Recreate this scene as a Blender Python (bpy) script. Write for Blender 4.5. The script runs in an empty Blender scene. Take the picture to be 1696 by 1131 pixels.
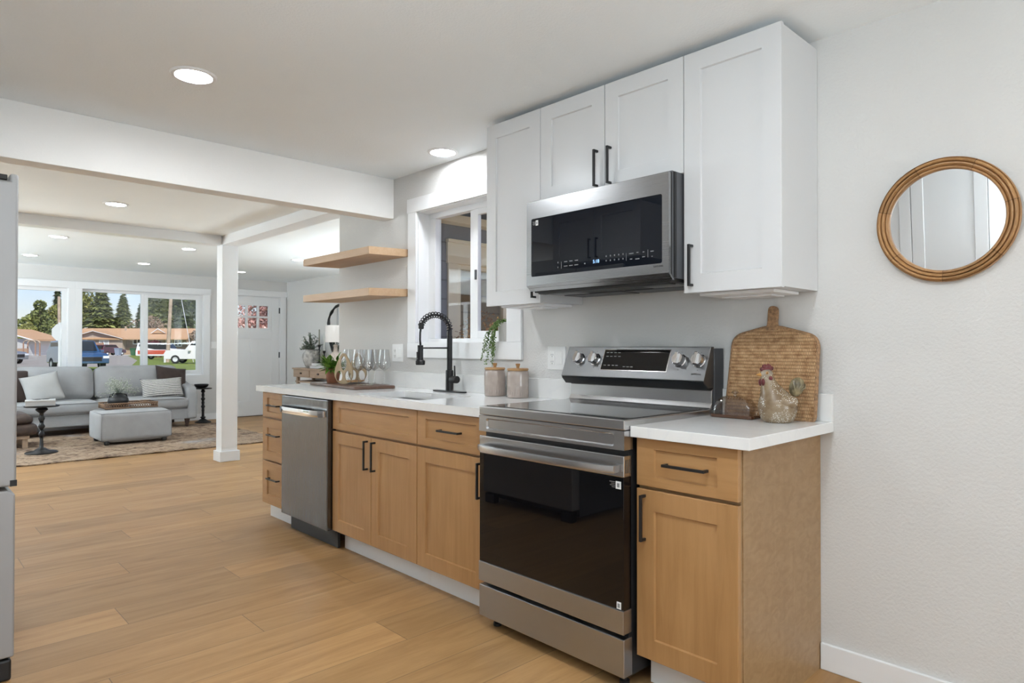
import bpy, bmesh, math, random
from math import pi, sin, cos, radians, atan2, sqrt
from mathutils import Vector, Matrix
from mathutils.geometry import tessellate_polygon

scene = bpy.context.scene
COL = scene.collection
rnd = random.Random(7)

# ------------------------------------------------------------------ camera
CAM_POS = (-2.52485, 0.0, 1.18586)
cam_data = bpy.data.cameras.new('camera')
cam_data.sensor_fit = 'HORIZONTAL'
cam_data.sensor_width = 36.0
cam_data.lens = 36.0 * 1090.37 / 1696.0
cam_data.clip_start = 0.02
cam_data.clip_end = 900
camera = bpy.data.objects.new('camera', cam_data)
COL.objects.link(camera)
_yaw, _pitch, _roll = radians(43.6156), radians(0.5198), radians(0.0674)
_f = Vector((sin(_yaw), cos(_yaw), 0)); _r = Vector((cos(_yaw), -sin(_yaw), 0)); _u = Vector((0, 0, 1))
_f2 = _f * cos(_pitch) + _u * sin(_pitch); _u2 = _u * cos(_pitch) - _f * sin(_pitch)
_r3 = _r * cos(_roll) + _u2 * sin(_roll); _u3 = _u2 * cos(_roll) - _r * sin(_roll)
_m = Matrix((_r3, _u3, -_f2)).transposed().to_4x4()
_m.translation = Vector(CAM_POS)
camera.matrix_world = _m
scene.camera = camera

# ------------------------------------------------------------------ world, sun, exposure
scene.view_settings.view_transform = 'Standard'
scene.view_settings.look = 'None'
scene.view_settings.gamma = 1.0
scene.view_settings.use_curve_mapping = False
scene.view_settings.exposure = 0.17

world = bpy.data.worlds.new('world')
scene.world = world
world.use_nodes = True
_wn = world.node_tree.nodes; _wl = world.node_tree.links
_wn.clear()
_sky = _wn.new('ShaderNodeTexSky')
_sky.sky_type = 'NISHITA'
_sky.sun_disc = False
_sky.sun_elevation = radians(48)
_sky.sun_rotation = radians(160)
_sky.altitude = 50
_sky.air_density = 1.0
_sky.dust_density = 0.6
_bg = _wn.new('ShaderNodeBackground'); _bg.inputs['Strength'].default_value = 0.12
_wo = _wn.new('ShaderNodeOutputWorld')
_tint = _wn.new('ShaderNodeMix'); _tint.data_type = 'RGBA'; _tint.blend_type = 'MULTIPLY'; _tint.inputs[0].default_value = 1.0; _tint.inputs[7].default_value = (1.0, 0.97, 1.18, 1)
_wl.new(_sky.outputs[0], _tint.inputs[6]); _wl.new(_tint.outputs[2], _bg.inputs[0]); _wl.new(_bg.outputs[0], _wo.inputs[0])

sun_data = bpy.data.lights.new('sun', 'SUN')
sun_data.energy = 4.3
sun_data.angle = radians(0.6)
sun_data.color = (1.0, 0.95, 0.87)
sun = bpy.data.objects.new('sun', sun_data)
COL.objects.link(sun)
sun.rotation_euler = Vector((0.12, 0.68, -0.72)).to_track_quat('-Z', 'Y').to_euler()
# fill lights added at out-of-frame window openings, tilted up at the ceilings
def fill_light(name, loc, rot, sx, sy, watts):
    d = bpy.data.lights.new(name, 'AREA'); d.shape = 'RECTANGLE'; d.size = sx; d.size_y = sy; d.energy = watts; d.color = (0.85, 0.945, 1.0)
    o = bpy.data.objects.new(name, d); COL.objects.link(o); o.location = loc; o.rotation_euler = rot; return o
fill_light('fill_light_back', (-1.45, -5.76, 1.10), (pi / 2 + radians(58), 0, 0), 2.20, 1.9, 122)
fill_light('fill_light_side', (-3.13, -.05, 1.45), (0, -pi / 2 - radians(85), 0), 1.1, 1.5, 84)
fill_light('fill_light_living', (-4.76, 9.0, 1.20), (0, -pi / 2 - radians(85), 0), 1.4, 2.7, 540)
fill_light('fill_light_hall', (2.81, 6.4, 1.30), (0, pi / 2 + radians(85), 0), 1.2, 2.3, 160)
LAMP = 275.0; LAMP_LIVING = 42.0            # radiance of a ceiling lamp's diffuser

# ------------------------------------------------------------------ materials
def new_mat(name):
    m = bpy.data.materials.new(name); m.use_nodes = True
    nt = m.node_tree; nt.nodes.clear()
    out = nt.nodes.new('ShaderNodeOutputMaterial')
    return m, nt, out
def lk(nt, a, b): nt.links.new(a, b)
def principled(nt, out, col, rough, metal=0.0, spec=0.5):
    b = nt.nodes.new('ShaderNodeBsdfPrincipled')
    b.inputs['Base Color'].default_value = (*col, 1); b.inputs['Roughness'].default_value = rough
    b.inputs['Metallic'].default_value = metal; b.inputs['Specular IOR Level'].default_value = spec
    lk(nt, b.outputs[0], out.inputs[0])
    return b
def coords(nt, scale=(1, 1, 1), rot=(0, 0, 0)):
    t = nt.nodes.new('ShaderNodeTexCoord'); mp = nt.nodes.new('ShaderNodeMapping')
    mp.inputs['Scale'].default_value = scale; mp.inputs['Rotation'].default_value = rot
    lk(nt, t.outputs['Object'], mp.inputs[0])
    return mp.outputs[0]
def noise(nt, vec, scale, detail=4, rough=0.5, dist=0.0):
    n = nt.nodes.new('ShaderNodeTexNoise')
    n.inputs['Scale'].default_value = scale; n.inputs['Detail'].default_value = detail
    n.inputs['Roughness'].default_value = rough; n.inputs['Distortion'].default_value = dist
    if vec is not None: lk(nt, vec, n.inputs['Vector'])
    return n
def ramp(nt, fac, stops):
    r = nt.nodes.new('ShaderNodeValToRGB')
    el = r.color_ramp.elements
    while len(el) < len(stops): el.new(0.5)
    for e, (p, c) in zip(el, stops):
        e.position = p; e.color = (*c, 1) if len(c) == 3 else c
    lk(nt, fac, r.inputs[0])
    return r.outputs[0]
def mixc(nt, fac, a, b, mode='MIX'):
    m = nt.nodes.new('ShaderNodeMix'); m.data_type = 'RGBA'; m.blend_type = mode
    for s, v in ((m.inputs['Factor'], fac), (m.inputs[6], a), (m.inputs[7], b)):
        if isinstance(v, (int, float)): s.default_value = v
        elif isinstance(v, tuple): s.default_value = (*v, 1)
        else: lk(nt, v, s)
    return m.outputs[2]
def bump(nt, b, h, strength, dist=0.01):
    n = nt.nodes.new('ShaderNodeBump'); n.inputs['Strength'].default_value = strength; n.inputs['Distance'].default_value = dist
    lk(nt, h, n.inputs['Height']); lk(nt, n.outputs[0], b.inputs['Normal'])
def math_(nt, op, a, b=None, c=None):
    n = nt.nodes.new('ShaderNodeMath'); n.operation = op
    for i, v in enumerate((a, b, c)):
        if v is None: continue
        if isinstance(v, (int, float)): n.inputs[i].default_value = v
        else: lk(nt, v, n.inputs[i])
    return n.outputs[0]

def plain(name, col, rough=0.5, metal=0.0, spec=0.5, vary=0.06, vscale=8.0, bump_s=0.0, bump_scale=60.0, coat=0.0):
    m, nt, out = new_mat(name)
    b = principled(nt, out, col, rough, metal, spec)
    v = coords(nt)
    if vary:
        n = noise(nt, v, vscale, 3)
        lo = tuple(c * (1 - vary) for c in col); hi = tuple(min(1, c * (1 + vary)) for c in col)
        lk(nt, ramp(nt, n.outputs[0], ((0.3, lo), (0.7, hi))), b.inputs['Base Color'])
    if bump_s:
        bump(nt, b, noise(nt, v, bump_scale, 3).outputs[0], bump_s)
    b.inputs['Coat Weight'].default_value = coat
    return m
def paint(name, col, rough, tex=0.0, scale=90):
    return plain(name, col, rough, vary=0.012, vscale=1.5, bump_s=tex, bump_scale=scale, spec=0.35)
def wood(name, c1, c2, c3, axis='Z', rough=0.42, scale=1.0, fleck=0.0):
    """grain running along one axis"""
    m, nt, out = new_mat(name)
    b = principled(nt, out, c1, rough, 0, 0.4)
    st = {'X': (1.2, 16, 16), 'Y': (16, 1.2, 16), 'Z': (16, 16, 1.2)}[axis]
    v = coords(nt, tuple(s * scale for s in st))
    n1 = noise(nt, v, 2.2, 8, 0.62, 0.6)
    n2 = noise(nt, coords(nt), 2.3 * scale, 3, 0.5, 0.5)
    c = ramp(nt, n1.outputs[0], ((0.25, c2), (0.5, c1), (0.75, c3)))
    c = mixc(nt, 0.35, c, ramp(nt, n2.outputs[0], ((0.3, c2), (0.7, c3))))
    if fleck:
        n3 = noise(nt, coords(nt, (5, 5, 9)), 3.5, 4, 0.55, 1.2)
        c = mixc(nt, fleck, c, ramp(nt, n3.outputs[0], ((0.35, c2), (0.65, c3))))
    lk(nt, c, b.inputs['Base Color'])
    bump(nt, b, n1.outputs[0], 0.04)
    return m
def metal(name, col, rough, axis='Y', brushed=1.0):
    m, nt, out = new_mat(name)
    b = principled(nt, out, col, rough, 1.0)
    st = {'X': (4, 900, 900), 'Y': (900, 4, 900), 'Z': (900, 900, 4)}[axis]
    if brushed:
        n = noise(nt, coords(nt, st), 1.0, 2)
        lk(nt, ramp(nt, n.outputs[0], ((0.3, (rough * 0.98,) * 3), (0.7, (rough * 1.02,) * 3))), b.inputs['Roughness'])
    return m
def fabric(name, col, dark=0.82, scale=420, rough=0.95):
    m, nt, out = new_mat(name)
    b = principled(nt, out, col, rough, 0, 0.2)
    b.inputs['Sheen Weight'].default_value = 0.15
    n = noise(nt, coords(nt, (1, 1, 1)), scale, 2, 0.6)
    n2 = noise(nt, coords(nt), 7, 3)
    lo = tuple(c * dark for c in col)
    c = mixc(nt, 0.5, ramp(nt, n.outputs[0], ((0.35, lo), (0.65, col))), ramp(nt, n2.outputs[0], ((0.3, lo), (0.7, col))))
    lk(nt, c, b.inputs['Base Color'])
    bump(nt, b, n.outputs[0], 0.25, 0.002)
    return m
def clear_glass(name, tint=(0.97, 0.985, 0.98), refl=1.0, rough=0.0, ior=1.45):
    """thin pane: see-through plus fresnel reflection"""
    m, nt, out = new_mat(name)
    t = nt.nodes.new('ShaderNodeBsdfTransparent'); t.inputs[0].default_value = (*tint, 1)
    g = nt.nodes.new('ShaderNodeBsdfGlossy'); g.inputs['Roughness'].default_value = rough
    lw = nt.nodes.new('ShaderNodeLayerWeight'); lw.inputs[0].default_value = 0.5
    f0 = ((ior - 1) / (ior + 1)) ** 2
    fr = math_(nt, 'MULTIPLY_ADD', math_(nt, 'POWER', lw.outputs['Facing'], 5.0), (1 - f0) * refl, f0 * refl)
    mx = nt.nodes.new('ShaderNodeMixShader'); lk(nt, fr, mx.inputs[0])
    lk(nt, t.outputs[0], mx.inputs[1]); lk(nt, g.outputs[0], mx.inputs[2]); lk(nt, mx.outputs[0], out.inputs[0])
    return m
def emit(name, col, strength):
    m, nt, out = new_mat(name)
    e = nt.nodes.new('ShaderNodeEmission'); e.inputs[0].default_value = (*col, 1); e.inputs[1].default_value = strength
    lk(nt, e.outputs[0], out.inputs[0])
    return m
def leafy(name, c1, c2, rough=0.6, trans=0.0):
    """each leaf (mesh island) takes its own tone between two greens"""
    m, nt, out = new_mat(name)
    b = principled(nt, out, c1, rough, 0, 0.3)
    g = nt.nodes.new('ShaderNodeNewGeometry')
    n = noise(nt, coords(nt), 3.0, 2)
    f = math_(nt, 'MULTIPLY_ADD', n.outputs[0], 0.5, math_(nt, 'MULTIPLY', g.outputs['Random Per Island'], 0.6))
    lk(nt, ramp(nt, f, ((0.2, c1), (0.8, c2))), b.inputs['Base Color'])
    b.inputs['Transmission Weight'].default_value = 0
    if trans:
        tr = nt.nodes.new('ShaderNodeBsdfTranslucent'); tr.inputs[0].default_value = (*c2, 1)
        mx = nt.nodes.new('ShaderNodeMixShader'); mx.inputs[0].default_value = trans
        lk(nt, b.outputs[0], mx.inputs[1]); lk(nt, tr.outputs[0], mx.inputs[2]); lk(nt, mx.outputs[0], out.inputs[0])
    return m
def floor_mat():
    m, nt, out = new_mat('oak_planks')
    b = principled(nt, out, (0.5, 0.35, 0.22), 0.38, 0, 0.28)
    t = nt.nodes.new('ShaderNodeTexCoord'); sp = nt.nodes.new('ShaderNodeSeparateXYZ')
    lk(nt, t.outputs['Object'], sp.inputs[0])
    W, L = 0.2365, 1.52
    yr = math_(nt, 'DIVIDE', math_(nt, 'ADD', sp.outputs[1], 0.13), W)
    row = math_(nt, 'FLOOR', yr); fy = math_(nt, 'FRACT', yr)
    xr = math_(nt, 'DIVIDE', math_(nt, 'ADD', sp.outputs[0], math_(nt, 'MULTIPLY_ADD', row, -0.565 + L, 0.55)), L)
    pl = math_(nt, 'FLOOR', xr); fx = math_(nt, 'FRACT', xr)
    cb = nt.nodes.new('ShaderNodeCombineXYZ'); lk(nt, row, cb.inputs[0]); lk(nt, pl, cb.inputs[1])
    wn = nt.nodes.new('ShaderNodeTexWhiteNoise'); wn.noise_dimensions = '3D'; lk(nt, cb.outputs[0], wn.inputs['Vector'])
    # grain, offset per plank
    mp = nt.nodes.new('ShaderNodeMapping'); mp.inputs['Scale'].default_value = (0.8, 6.5, 1)
    off = nt.nodes.new('ShaderNodeCombineXYZ')
    lk(nt, math_(nt, 'MULTIPLY', wn.outputs[0], 37.0), off.inputs[0]); lk(nt, math_(nt, 'MULTIPLY', wn.outputs[0], 91.0), off.inputs[2])
    va = nt.nodes.new('ShaderNodeVectorMath'); va.operation = 'ADD'
    lk(nt, t.outputs['Object'], va.inputs[0]); lk(nt, off.outputs[0], va.inputs[1]); lk(nt, va.outputs[0], mp.inputs[0])
    g1 = noise(nt, mp.outputs[0], 2.0, 9, 0.62, 1.1)
    mp2 = nt.nodes.new('ShaderNodeMapping'); mp2.inputs['Scale'].default_value = (2.5, 60, 1); lk(nt, va.outputs[0], mp2.inputs[0])
    g2 = noise(nt, mp2.outputs[0], 2.0, 5, 0.6, 0.3)
    c = ramp(nt, g1.outputs[0], ((0.22, (0.270, 0.142, 0.056)), (0.42, (0.385, 0.215, 0.088)), (0.60, (0.450, 0.262, 0.110)), (0.82, (0.505, 0.305, 0.136))))
    c = mixc(nt, 0.13, c, ramp(nt, g2.outputs[0], ((0.3, (0.23, 0.118, 0.045)), (0.7, (0.50, 0.30, 0.132)))))
    tone = ramp(nt, wn.outputs[0], ((0.0, (0.80, 0.80, 0.80)), (1.0, (1.10, 1.09, 1.08))))
    c = mixc(nt, 1.0, c, tone, 'MULTIPLY')
    def edge(f, size):
        d = math_(nt, 'MINIMUM', f, math_(nt, 'SUBTRACT', 1.0, f))
        return math_(nt, 'LESS_THAN', d, size)
    e = math_(nt, 'MAXIMUM', edge(fy, 0.0015 / W), edge(fx, 0.0018 / L))
    c = mixc(nt, math_(nt, 'MULTIPLY', e, 0.8), c, (0.16, 0.095, 0.05))
    lk(nt, c, b.inputs['Base Color'])
    lk(nt, ramp(nt, g1.outputs[0], ((0.2, (0.46,) * 3), (0.8, (0.36,) * 3))), b.inputs['Roughness'])
    bump(nt, b, math_(nt, 'SUBTRACT', math_(nt, 'MULTIPLY', g2.outputs[0], 0.25), e), 0.12, 0.002)
    return m
def quartz_mat():
    m, nt, out = new_mat('white_quartz')
    b = principled(nt, out, (0.80, 0.80, 0.79), 0.13, 0, 0.5)
    n = noise(nt, coords(nt, (1.0, 0.6, 1.0), (0, 0, 0.6)), 2.0, 8, 0.6, 1.8)
    lk(nt, ramp(nt, n.outputs[0], ((0.40, (0.81, 0.81, 0.80)), (0.47, (0.795, 0.795, 0.79)), (0.492, (0.775, 0.778, 0.778)), (0.512, (0.80, 0.80, 0.79)), (0.7, (0.82, 0.82, 0.81)))), b.inputs['Base Color'])
    return m
def rug_mat():
    m, nt, out = new_mat('worn_rug_pile')
    b = principled(nt, out, (0.5, 0.4, 0.3), 1.0, 0, 0.1)
    v = coords(nt)
    n1 = noise(nt, v, 4.5, 8, 0.7, 0.9); n2 = noise(nt, v, 19.0, 6, 0.72, 0.5)
    c = ramp(nt, n1.outputs[0], ((0.40, (0.10, 0.064, 0.048)), (0.47, (0.32, 0.215, 0.145)), (0.55, (0.42, 0.30, 0.205)), (0.66, (0.47, 0.37, 0.275))))
    c = mixc(nt, 0.5, c, ramp(nt, n2.outputs[0], ((0.43, (0.075, 0.052, 0.043)), (0.51, (0.32, 0.23, 0.165)), (0.7, (0.46, 0.37, 0.285)))))
    n3 = noise(nt, v, 0.9, 3)
    c = mixc(nt, ramp(nt, n3.outputs[0], ((0.62, (0, 0, 0)), (0.72, (0.6,) * 3))), c, (0.33, 0.35, 0.38))
    lk(nt, c, b.inputs['Base Color'])
    bump(nt, b, noise(nt, v, 220, 2).outputs[0], 0.4, 0.004)
    return m
def weave_mat():
    m, nt, out = new_mat('woven_rattan')
    b = principled(nt, out, (0.55, 0.36, 0.2), 0.6, 0, 0.35)
    t = nt.nodes.new('ShaderNodeTexCoord'); sp = nt.nodes.new('ShaderNodeSeparateXYZ'); lk(nt, t.outputs['Object'], sp.inputs[0])
    # rows of strands across, vertical spokes with alternate over/under
    a = math_(nt, 'MULTIPLY', sp.outputs[1], 470.0)
    rowf = math_(nt, 'MULTIPLY', sp.outputs[2], 78.0)
    row = math_(nt, 'FLOOR', rowf); fr = math_(nt, 'FRACT', rowf)
    ph = math_(nt, 'MULTIPLY', row, pi)
    w = math_(nt, 'SINE', math_(nt, 'ADD', math_(nt, 'MULTIPLY', a, 2.2), ph))
    strand = math_(nt, 'SINE', math_(nt, 'MULTIPLY', fr, pi))
    h = math_(nt, 'MULTIPLY', math_(nt, 'MULTIPLY_ADD', w, 0.5, 0.5), strand)
    n = noise(nt, coords(nt, (1, 16, 22)), 2.0, 4, 0.6)
    base = ramp(nt, n.outputs[0], ((0.34, (0.36, 0.19, 0.085)), (0.50, (0.54, 0.33, 0.165)), (0.66, (0.66, 0.44, 0.245))))
    c = mixc(nt, 1.0, base, ramp(nt, h, ((0.0, (0.40, 0.34, 0.30)), (0.22, (0.85, 0.83, 0.80)), (0.8, (1.08, 1.08, 1.08)))), 'MULTIPLY')
    lk(nt, c, b.inputs['Base Color'])
    bump(nt, b, h, 0.6, 0.004)
    return m
def stripe_mat():
    m, nt, out = new_mat('striped_cotton')
    b = principled(nt, out, (0.7, 0.68, 0.65), 0.95, 0, 0.2)
    t = nt.nodes.new('ShaderNodeTexCoord'); sp = nt.nodes.new('ShaderNodeSeparateXYZ'); lk(nt, t.outputs['Object'], sp.inputs[0])
    s = math_(nt, 'FRACT', math_(nt, 'MULTIPLY', sp.outputs[2], 40.0))
    n = noise(nt, coords(nt, (14, 4, 40)), 3.0, 2)
    k = math_(nt, 'GREATER_THAN', math_(nt, 'ADD', s, math_(nt, 'MULTIPLY', n.outputs[0], 0.3)), 0.80)
    lk(nt, mixc(nt, k, (0.66, 0.64, 0.61), (0.12, 0.115, 0.12)), b.inputs['Base Color'])
    bump(nt, b, noise(nt, coords(nt), 160, 2).outputs[0], 0.4, 0.003)
    return m
def siding_mat(name, col, pitch=0.14, axis=2, dark=0.6):
    m, nt, out = new_mat(name)
    b = principled(nt, out, col, 0.7, 0, 0.3)
    t = nt.nodes.new('ShaderNodeTexCoord'); sp = nt.nodes.new('ShaderNodeSeparateXYZ'); lk(nt, t.outputs['Object'], sp.inputs[0])
    fr = math_(nt, 'FRACT', math_(nt, 'DIVIDE', sp.outputs[axis], pitch))
    n = noise(nt, coords(nt, (3, 3, 20)), 2.0, 4)
    c = mixc(nt, n.outputs[0], tuple(x * 0.88 for x in col), col)
    c = mixc(nt, math_(nt, 'GREATER_THAN', fr, 0.92), c, tuple(x * dark for x in col))
    lk(nt, c, b.inputs['Base Color'])
    bump(nt, b, fr, 0.3, 0.01)
    return m
def ground_mat(name, c1, c2, scale, bs=0.2):
    m, nt, out = new_mat(name)
    b = principled(nt, out, c1, 0.9, 0, 0.2)
    n = noise(nt, coords(nt), scale, 8, 0.65)
    lk(nt, ramp(nt, n.outputs[0], ((0.35, c1), (0.65, c2))), b.inputs['Base Color'])
    bump(nt, b, n.outputs[0], bs, 0.02)
    return m
def hen_mat():
    m, nt, out = new_mat('speckled_glaze')
    b = principled(nt, out, (0.4, 0.3, 0.2), 0.22, 0, 0.5)
    v = coords(nt)
    n = noise(nt, v, 16, 5, 0.6)
    c = ramp(nt, n.outputs[0], ((0.3, (0.16, 0.10, 0.055)), (0.5, (0.25, 0.18, 0.11)), (0.7, (0.32, 0.26, 0.19))))
    vo = nt.nodes.new('ShaderNodeTexVoronoi'); vo.inputs['Scale'].default_value = 210; lk(nt, v, vo.inputs['Vector'])
    n2 = noise(nt, v, 30, 2)
    k = math_(nt, 'MULTIPLY', math_(nt, 'LESS_THAN', vo.outputs['Distance'], 0.27), math_(nt, 'GREATER_THAN', n2.outputs[0], 0.49))
    lk(nt, mixc(nt, k, c, (0.82, 0.78, 0.70)), b.inputs['Base Color'])
    return m

M = {}
M['wall'] = paint('warm_white_wall_paint', (0.675, 0.668, 0.655), 0.6, 0.20, 100)
M['ceiling'] = paint('ceiling_paint', (0.895, 0.935, 0.955), 0.65, 0.14, 120)
M['beam'] = paint('beam_paint', (0.92, 0.915, 0.90), 0.6, 0.14, 110)
M['trim'] = paint('white_trim_paint', (0.82, 0.825, 0.835), 0.3)
M['cab_white'] = paint('white_cabinet_lacquer', (0.665, 0.67, 0.68), 0.28)
M['floor'] = floor_mat()
M['quartz'] = quartz_mat()
M['maple'] = wood('honey_maple', (0.410, 0.222, 0.089), (0.335, 0.171, 0.063), (0.466, 0.264, 0.114), 'Z', 0.38)
M['maple_h'] = wood('honey_maple_horizontal', (0.410, 0.222, 0.089), (0.335, 0.171, 0.063), (0.466, 0.264, 0.114), 'Y', 0.38)
M['maple_side'] = wood('figured_maple_panel', (0.345, 0.212, 0.101), (0.275, 0.160, 0.071), (0.395, 0.258, 0.136), 'Z', 0.36, 0.8, 0.5)
M['shelf'] = wood('pale_maple_shelf', (0.55, 0.37, 0.225), (0.48, 0.305, 0.175), (0.62, 0.44, 0.285), 'Y', 0.45)
M['steel'] = metal('brushed_steel', (0.56, 0.565, 0.575), 0.26, 'Y')
M['steel_x'] = metal('brushed_steel_sideways', (0.56, 0.565, 0.575), 0.28, 'Z')
M['steel_dark'] = metal('brushed_steel_grey', (0.42, 0.43, 0.445), 0.36, 'Z')
M['steel_mid'] = metal('brushed_steel_mid', (0.37, 0.374, 0.382), 0.27, 'Y')
M['steel_panel'] = metal('brushed_steel_panel', (0.20, 0.203, 0.208), 0.42, 'Y')
M['steel_dw'] = metal('slate_steel', (0.15, 0.153, 0.157), 0.27, 'Z')
M['steel_sink'] = metal('sink_steel', (0.62, 0.62, 0.62), 0.28, 'Y')
M['chrome'] = metal('polished_steel', (0.72, 0.72, 0.73), 0.10, 'Y', 0)
M['black_glass'] = plain('black_glass', (0.004, 0.004, 0.005), 0.02, spec=0.5, vary=0)
M['mw_glass'] = plain('dark_tinted_glass', (0.006, 0.008, 0.013), 0.02, spec=0.42, vary=0)
M['cooktop'] = plain('cooktop_glass', (0.01, 0.01, 0.011), 0.035, spec=1.0, vary=0, coat=0.6)
M['black'] = plain('matte_black_metal', (0.012, 0.012, 0.013), 0.38, spec=0.4, vary=0.1)
M['black_soft'] = plain('black_plastic', (0.014, 0.014, 0.015), 0.5, vary=0.1)
M['dark_grey'] = plain('dark_grey_panel', (0.10, 0.105, 0.115), 0.5, vary=0.05)
M['charcoal'] = plain('charcoal_metal', (0.05, 0.052, 0.057), 0.45, vary=0.05)
M['white_plastic'] = plain('white_plastic', (0.82, 0.82, 0.81), 0.35, vary=0)
M['slot'] = plain('dark_slots', (0.05, 0.05, 0.05), 0.5, vary=0)
M['label_white'] = plain('label_white', (0.8, 0.8, 0.8), 0.5, vary=0)
M['legend'] = plain('pale_legend_print', (0.22, 0.225, 0.235), 0.5, vary=0)
M['ink'] = plain('grey_print', (0.05, 0.05, 0.05), 0.5, vary=0)
M['digits'] = emit('clock_digits', (0.35, 0.62, 1.0), 1.6)
M['lamp'] = emit('lamp_diffuser', (0.93, 0.97, 1.0), LAMP)
M['lamp_window'] = emit('lamp_diffuser_window', (0.93, 0.97, 1.0), LAMP * 0.45)
M['lamp_dim'] = emit('lamp_diffuser_living', (0.93, 0.97, 1.0), LAMP_LIVING)
M['glass'] = clear_glass('window_glass', (0.96, 0.975, 0.97), 0.8)
M['door_glass'] = clear_glass('porch_door_glass', (0.93, 0.95, 0.92), 0.35)
M['crystal'] = clear_glass('wine_glass_crystal', (0.95, 0.955, 0.955), 2.2, 0.0, 1.6)
M['smoke_glass'] = clear_glass('smoked_ribbed_glass', (0.80, 0.75, 0.70), 1.5, 0.06, 1.8)
M['mirror'] = metal('mirror_silver', (0.88, 0.885, 0.88), 0.005, 'Y', 0)
M['mango'] = wood('turned_mango_wood', (0.40, 0.215, 0.085), (0.29, 0.145, 0.052), (0.50, 0.295, 0.13), 'Y', 0.4, 1.4)
M['acacia'] = wood('acacia_lid', (0.44, 0.25, 0.11), (0.34, 0.18, 0.07), (0.53, 0.33, 0.16), 'Y', 0.45, 2)
M['walnut'] = wood('dark_walnut_board', (0.115, 0.062, 0.043), (0.07, 0.037, 0.026), (0.165, 0.095, 0.066), 'Y', 0.42, 1.5)
M['plywood'] = wood('plywood_caddy', (0.44, 0.34, 0.22), (0.37, 0.28, 0.17), (0.51, 0.41, 0.28), 'Z', 0.55, 1.5)
M['oak_grey'] = wood('weathered_oak', (0.40, 0.285, 0.20), (0.32, 0.222, 0.15), (0.47, 0.345, 0.25), 'Y', 0.55)
M['rattan'] = weave_mat()
M['rattan_dark'] = plain('wrapped_rattan', (0.31, 0.175, 0.085), 0.6, vary=0.4, vscale=90, bump_s=0.5, bump_scale=120)
M['stoneware'] = plain('taupe_stoneware', (0.42, 0.35, 0.31), 0.16, vary=0.08, vscale=20, coat=0.3)
M['terracotta'] = plain('terracotta', (0.33, 0.135, 0.075), 0.5, vary=0.12)
M['hen'] = hen_mat()
M['comb'] = plain('red_comb_glaze', (0.11, 0.012, 0.014), 0.3, vary=0.3, vscale=60)
M['beak'] = plain('yellow_beak_glaze', (0.52, 0.25, 0.05), 0.3, vary=0.1)
M['henhead'] = plain('pale_head_glaze', (0.30, 0.25, 0.19), 0.25, vary=0.15, vscale=50)
M['tail'] = plain('olive_tail_glaze', (0.20, 0.165, 0.095), 0.25, vary=0.55, vscale=45)
M['amber'] = plain('brown_glass_base', (0.075, 0.030, 0.014), 0.12, vary=0.2, coat=0.4)
M['sofa'] = fabric('grey_linen', (0.405, 0.405, 0.41))
M['piping'] = fabric('grey_linen_cord', (0.27, 0.27, 0.275))
M['pillow_light'] = fabric('pale_grey_linen', (0.47, 0.465, 0.455))
M['leather'] = plain('dark_brown_leather', (0.060, 0.038, 0.030), 0.45, vary=0.25, vscale=14, bump_s=0.25, bump_scale=35)
M['velvet'] = fabric('dark_brown_velvet', (0.072, 0.050, 0.044), 0.6)
M['stripe'] = stripe_mat()
M['rug'] = rug_mat()
M['dark_wood'] = plain('dark_stained_wood', (0.055, 0.032, 0.024), 0.4, vary=0.2)
M['black_wood'] = plain('black_painted_wood', (0.010, 0.010, 0.011), 0.42, vary=0.2)
M['linen_shade'] = plain('white_linen_shade', (0.80, 0.76, 0.73), 0.9, vary=0.02)
M['ceramic_black'] = plain('black_ceramic', (0.018, 0.019, 0.022), 0.4, vary=0.1)
M['ceramic_aged'] = plain('aged_white_ceramic', (0.40, 0.38, 0.355), 0.6, vary=0.45, vscale=16)
M['gourd'] = plain('textured_plaster', (0.50, 0.42, 0.36), 0.85, vary=0.25, vscale=60, bump_s=0.6, bump_scale=90)
M['taper'] = plain('olive_taper_wax', (0.25, 0.245, 0.20), 0.5, vary=0.05)
M['taper_white'] = plain('ivory_taper_wax', (0.66, 0.65, 0.62), 0.5, vary=0.03)
M['paper'] = plain('white_book_cover', (0.74, 0.73, 0.72), 0.6, vary=0.03)
M['paper_grey'] = plain('grey_book_cover', (0.50, 0.50, 0.50), 0.6, vary=0.03)
M['fern'] = leafy('bright_green_leaf', (0.06, 0.17, 0.02), (0.20, 0.36, 0.055), 0.4)
M['string'] = leafy('pearl_string_leaf', (0.045, 0.10, 0.02), (0.19, 0.29, 0.085), 0.4)
M['eucalyptus'] = leafy('grey_green_leaf', (0.10, 0.145, 0.10), (0.27, 0.32, 0.26), 0.6)
M['gyp'] = leafy('pale_sage_blossom', (0.26, 0.30, 0.23), (0.60, 0.63, 0.55), 0.8)
M['soil'] = plain('dark_soil', (0.03, 0.022, 0.016), 0.95, vary=0.3)
M['pot_white'] = plain('white_pot', (0.70, 0.69, 0.67), 0.45, vary=0.05)
M['bead'] = wood('dark_bead_wood', (0.23, 0.135, 0.08), (0.14, 0.08, 0.046), (0.32, 0.205, 0.13), 'X', 0.5, 4)
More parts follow.
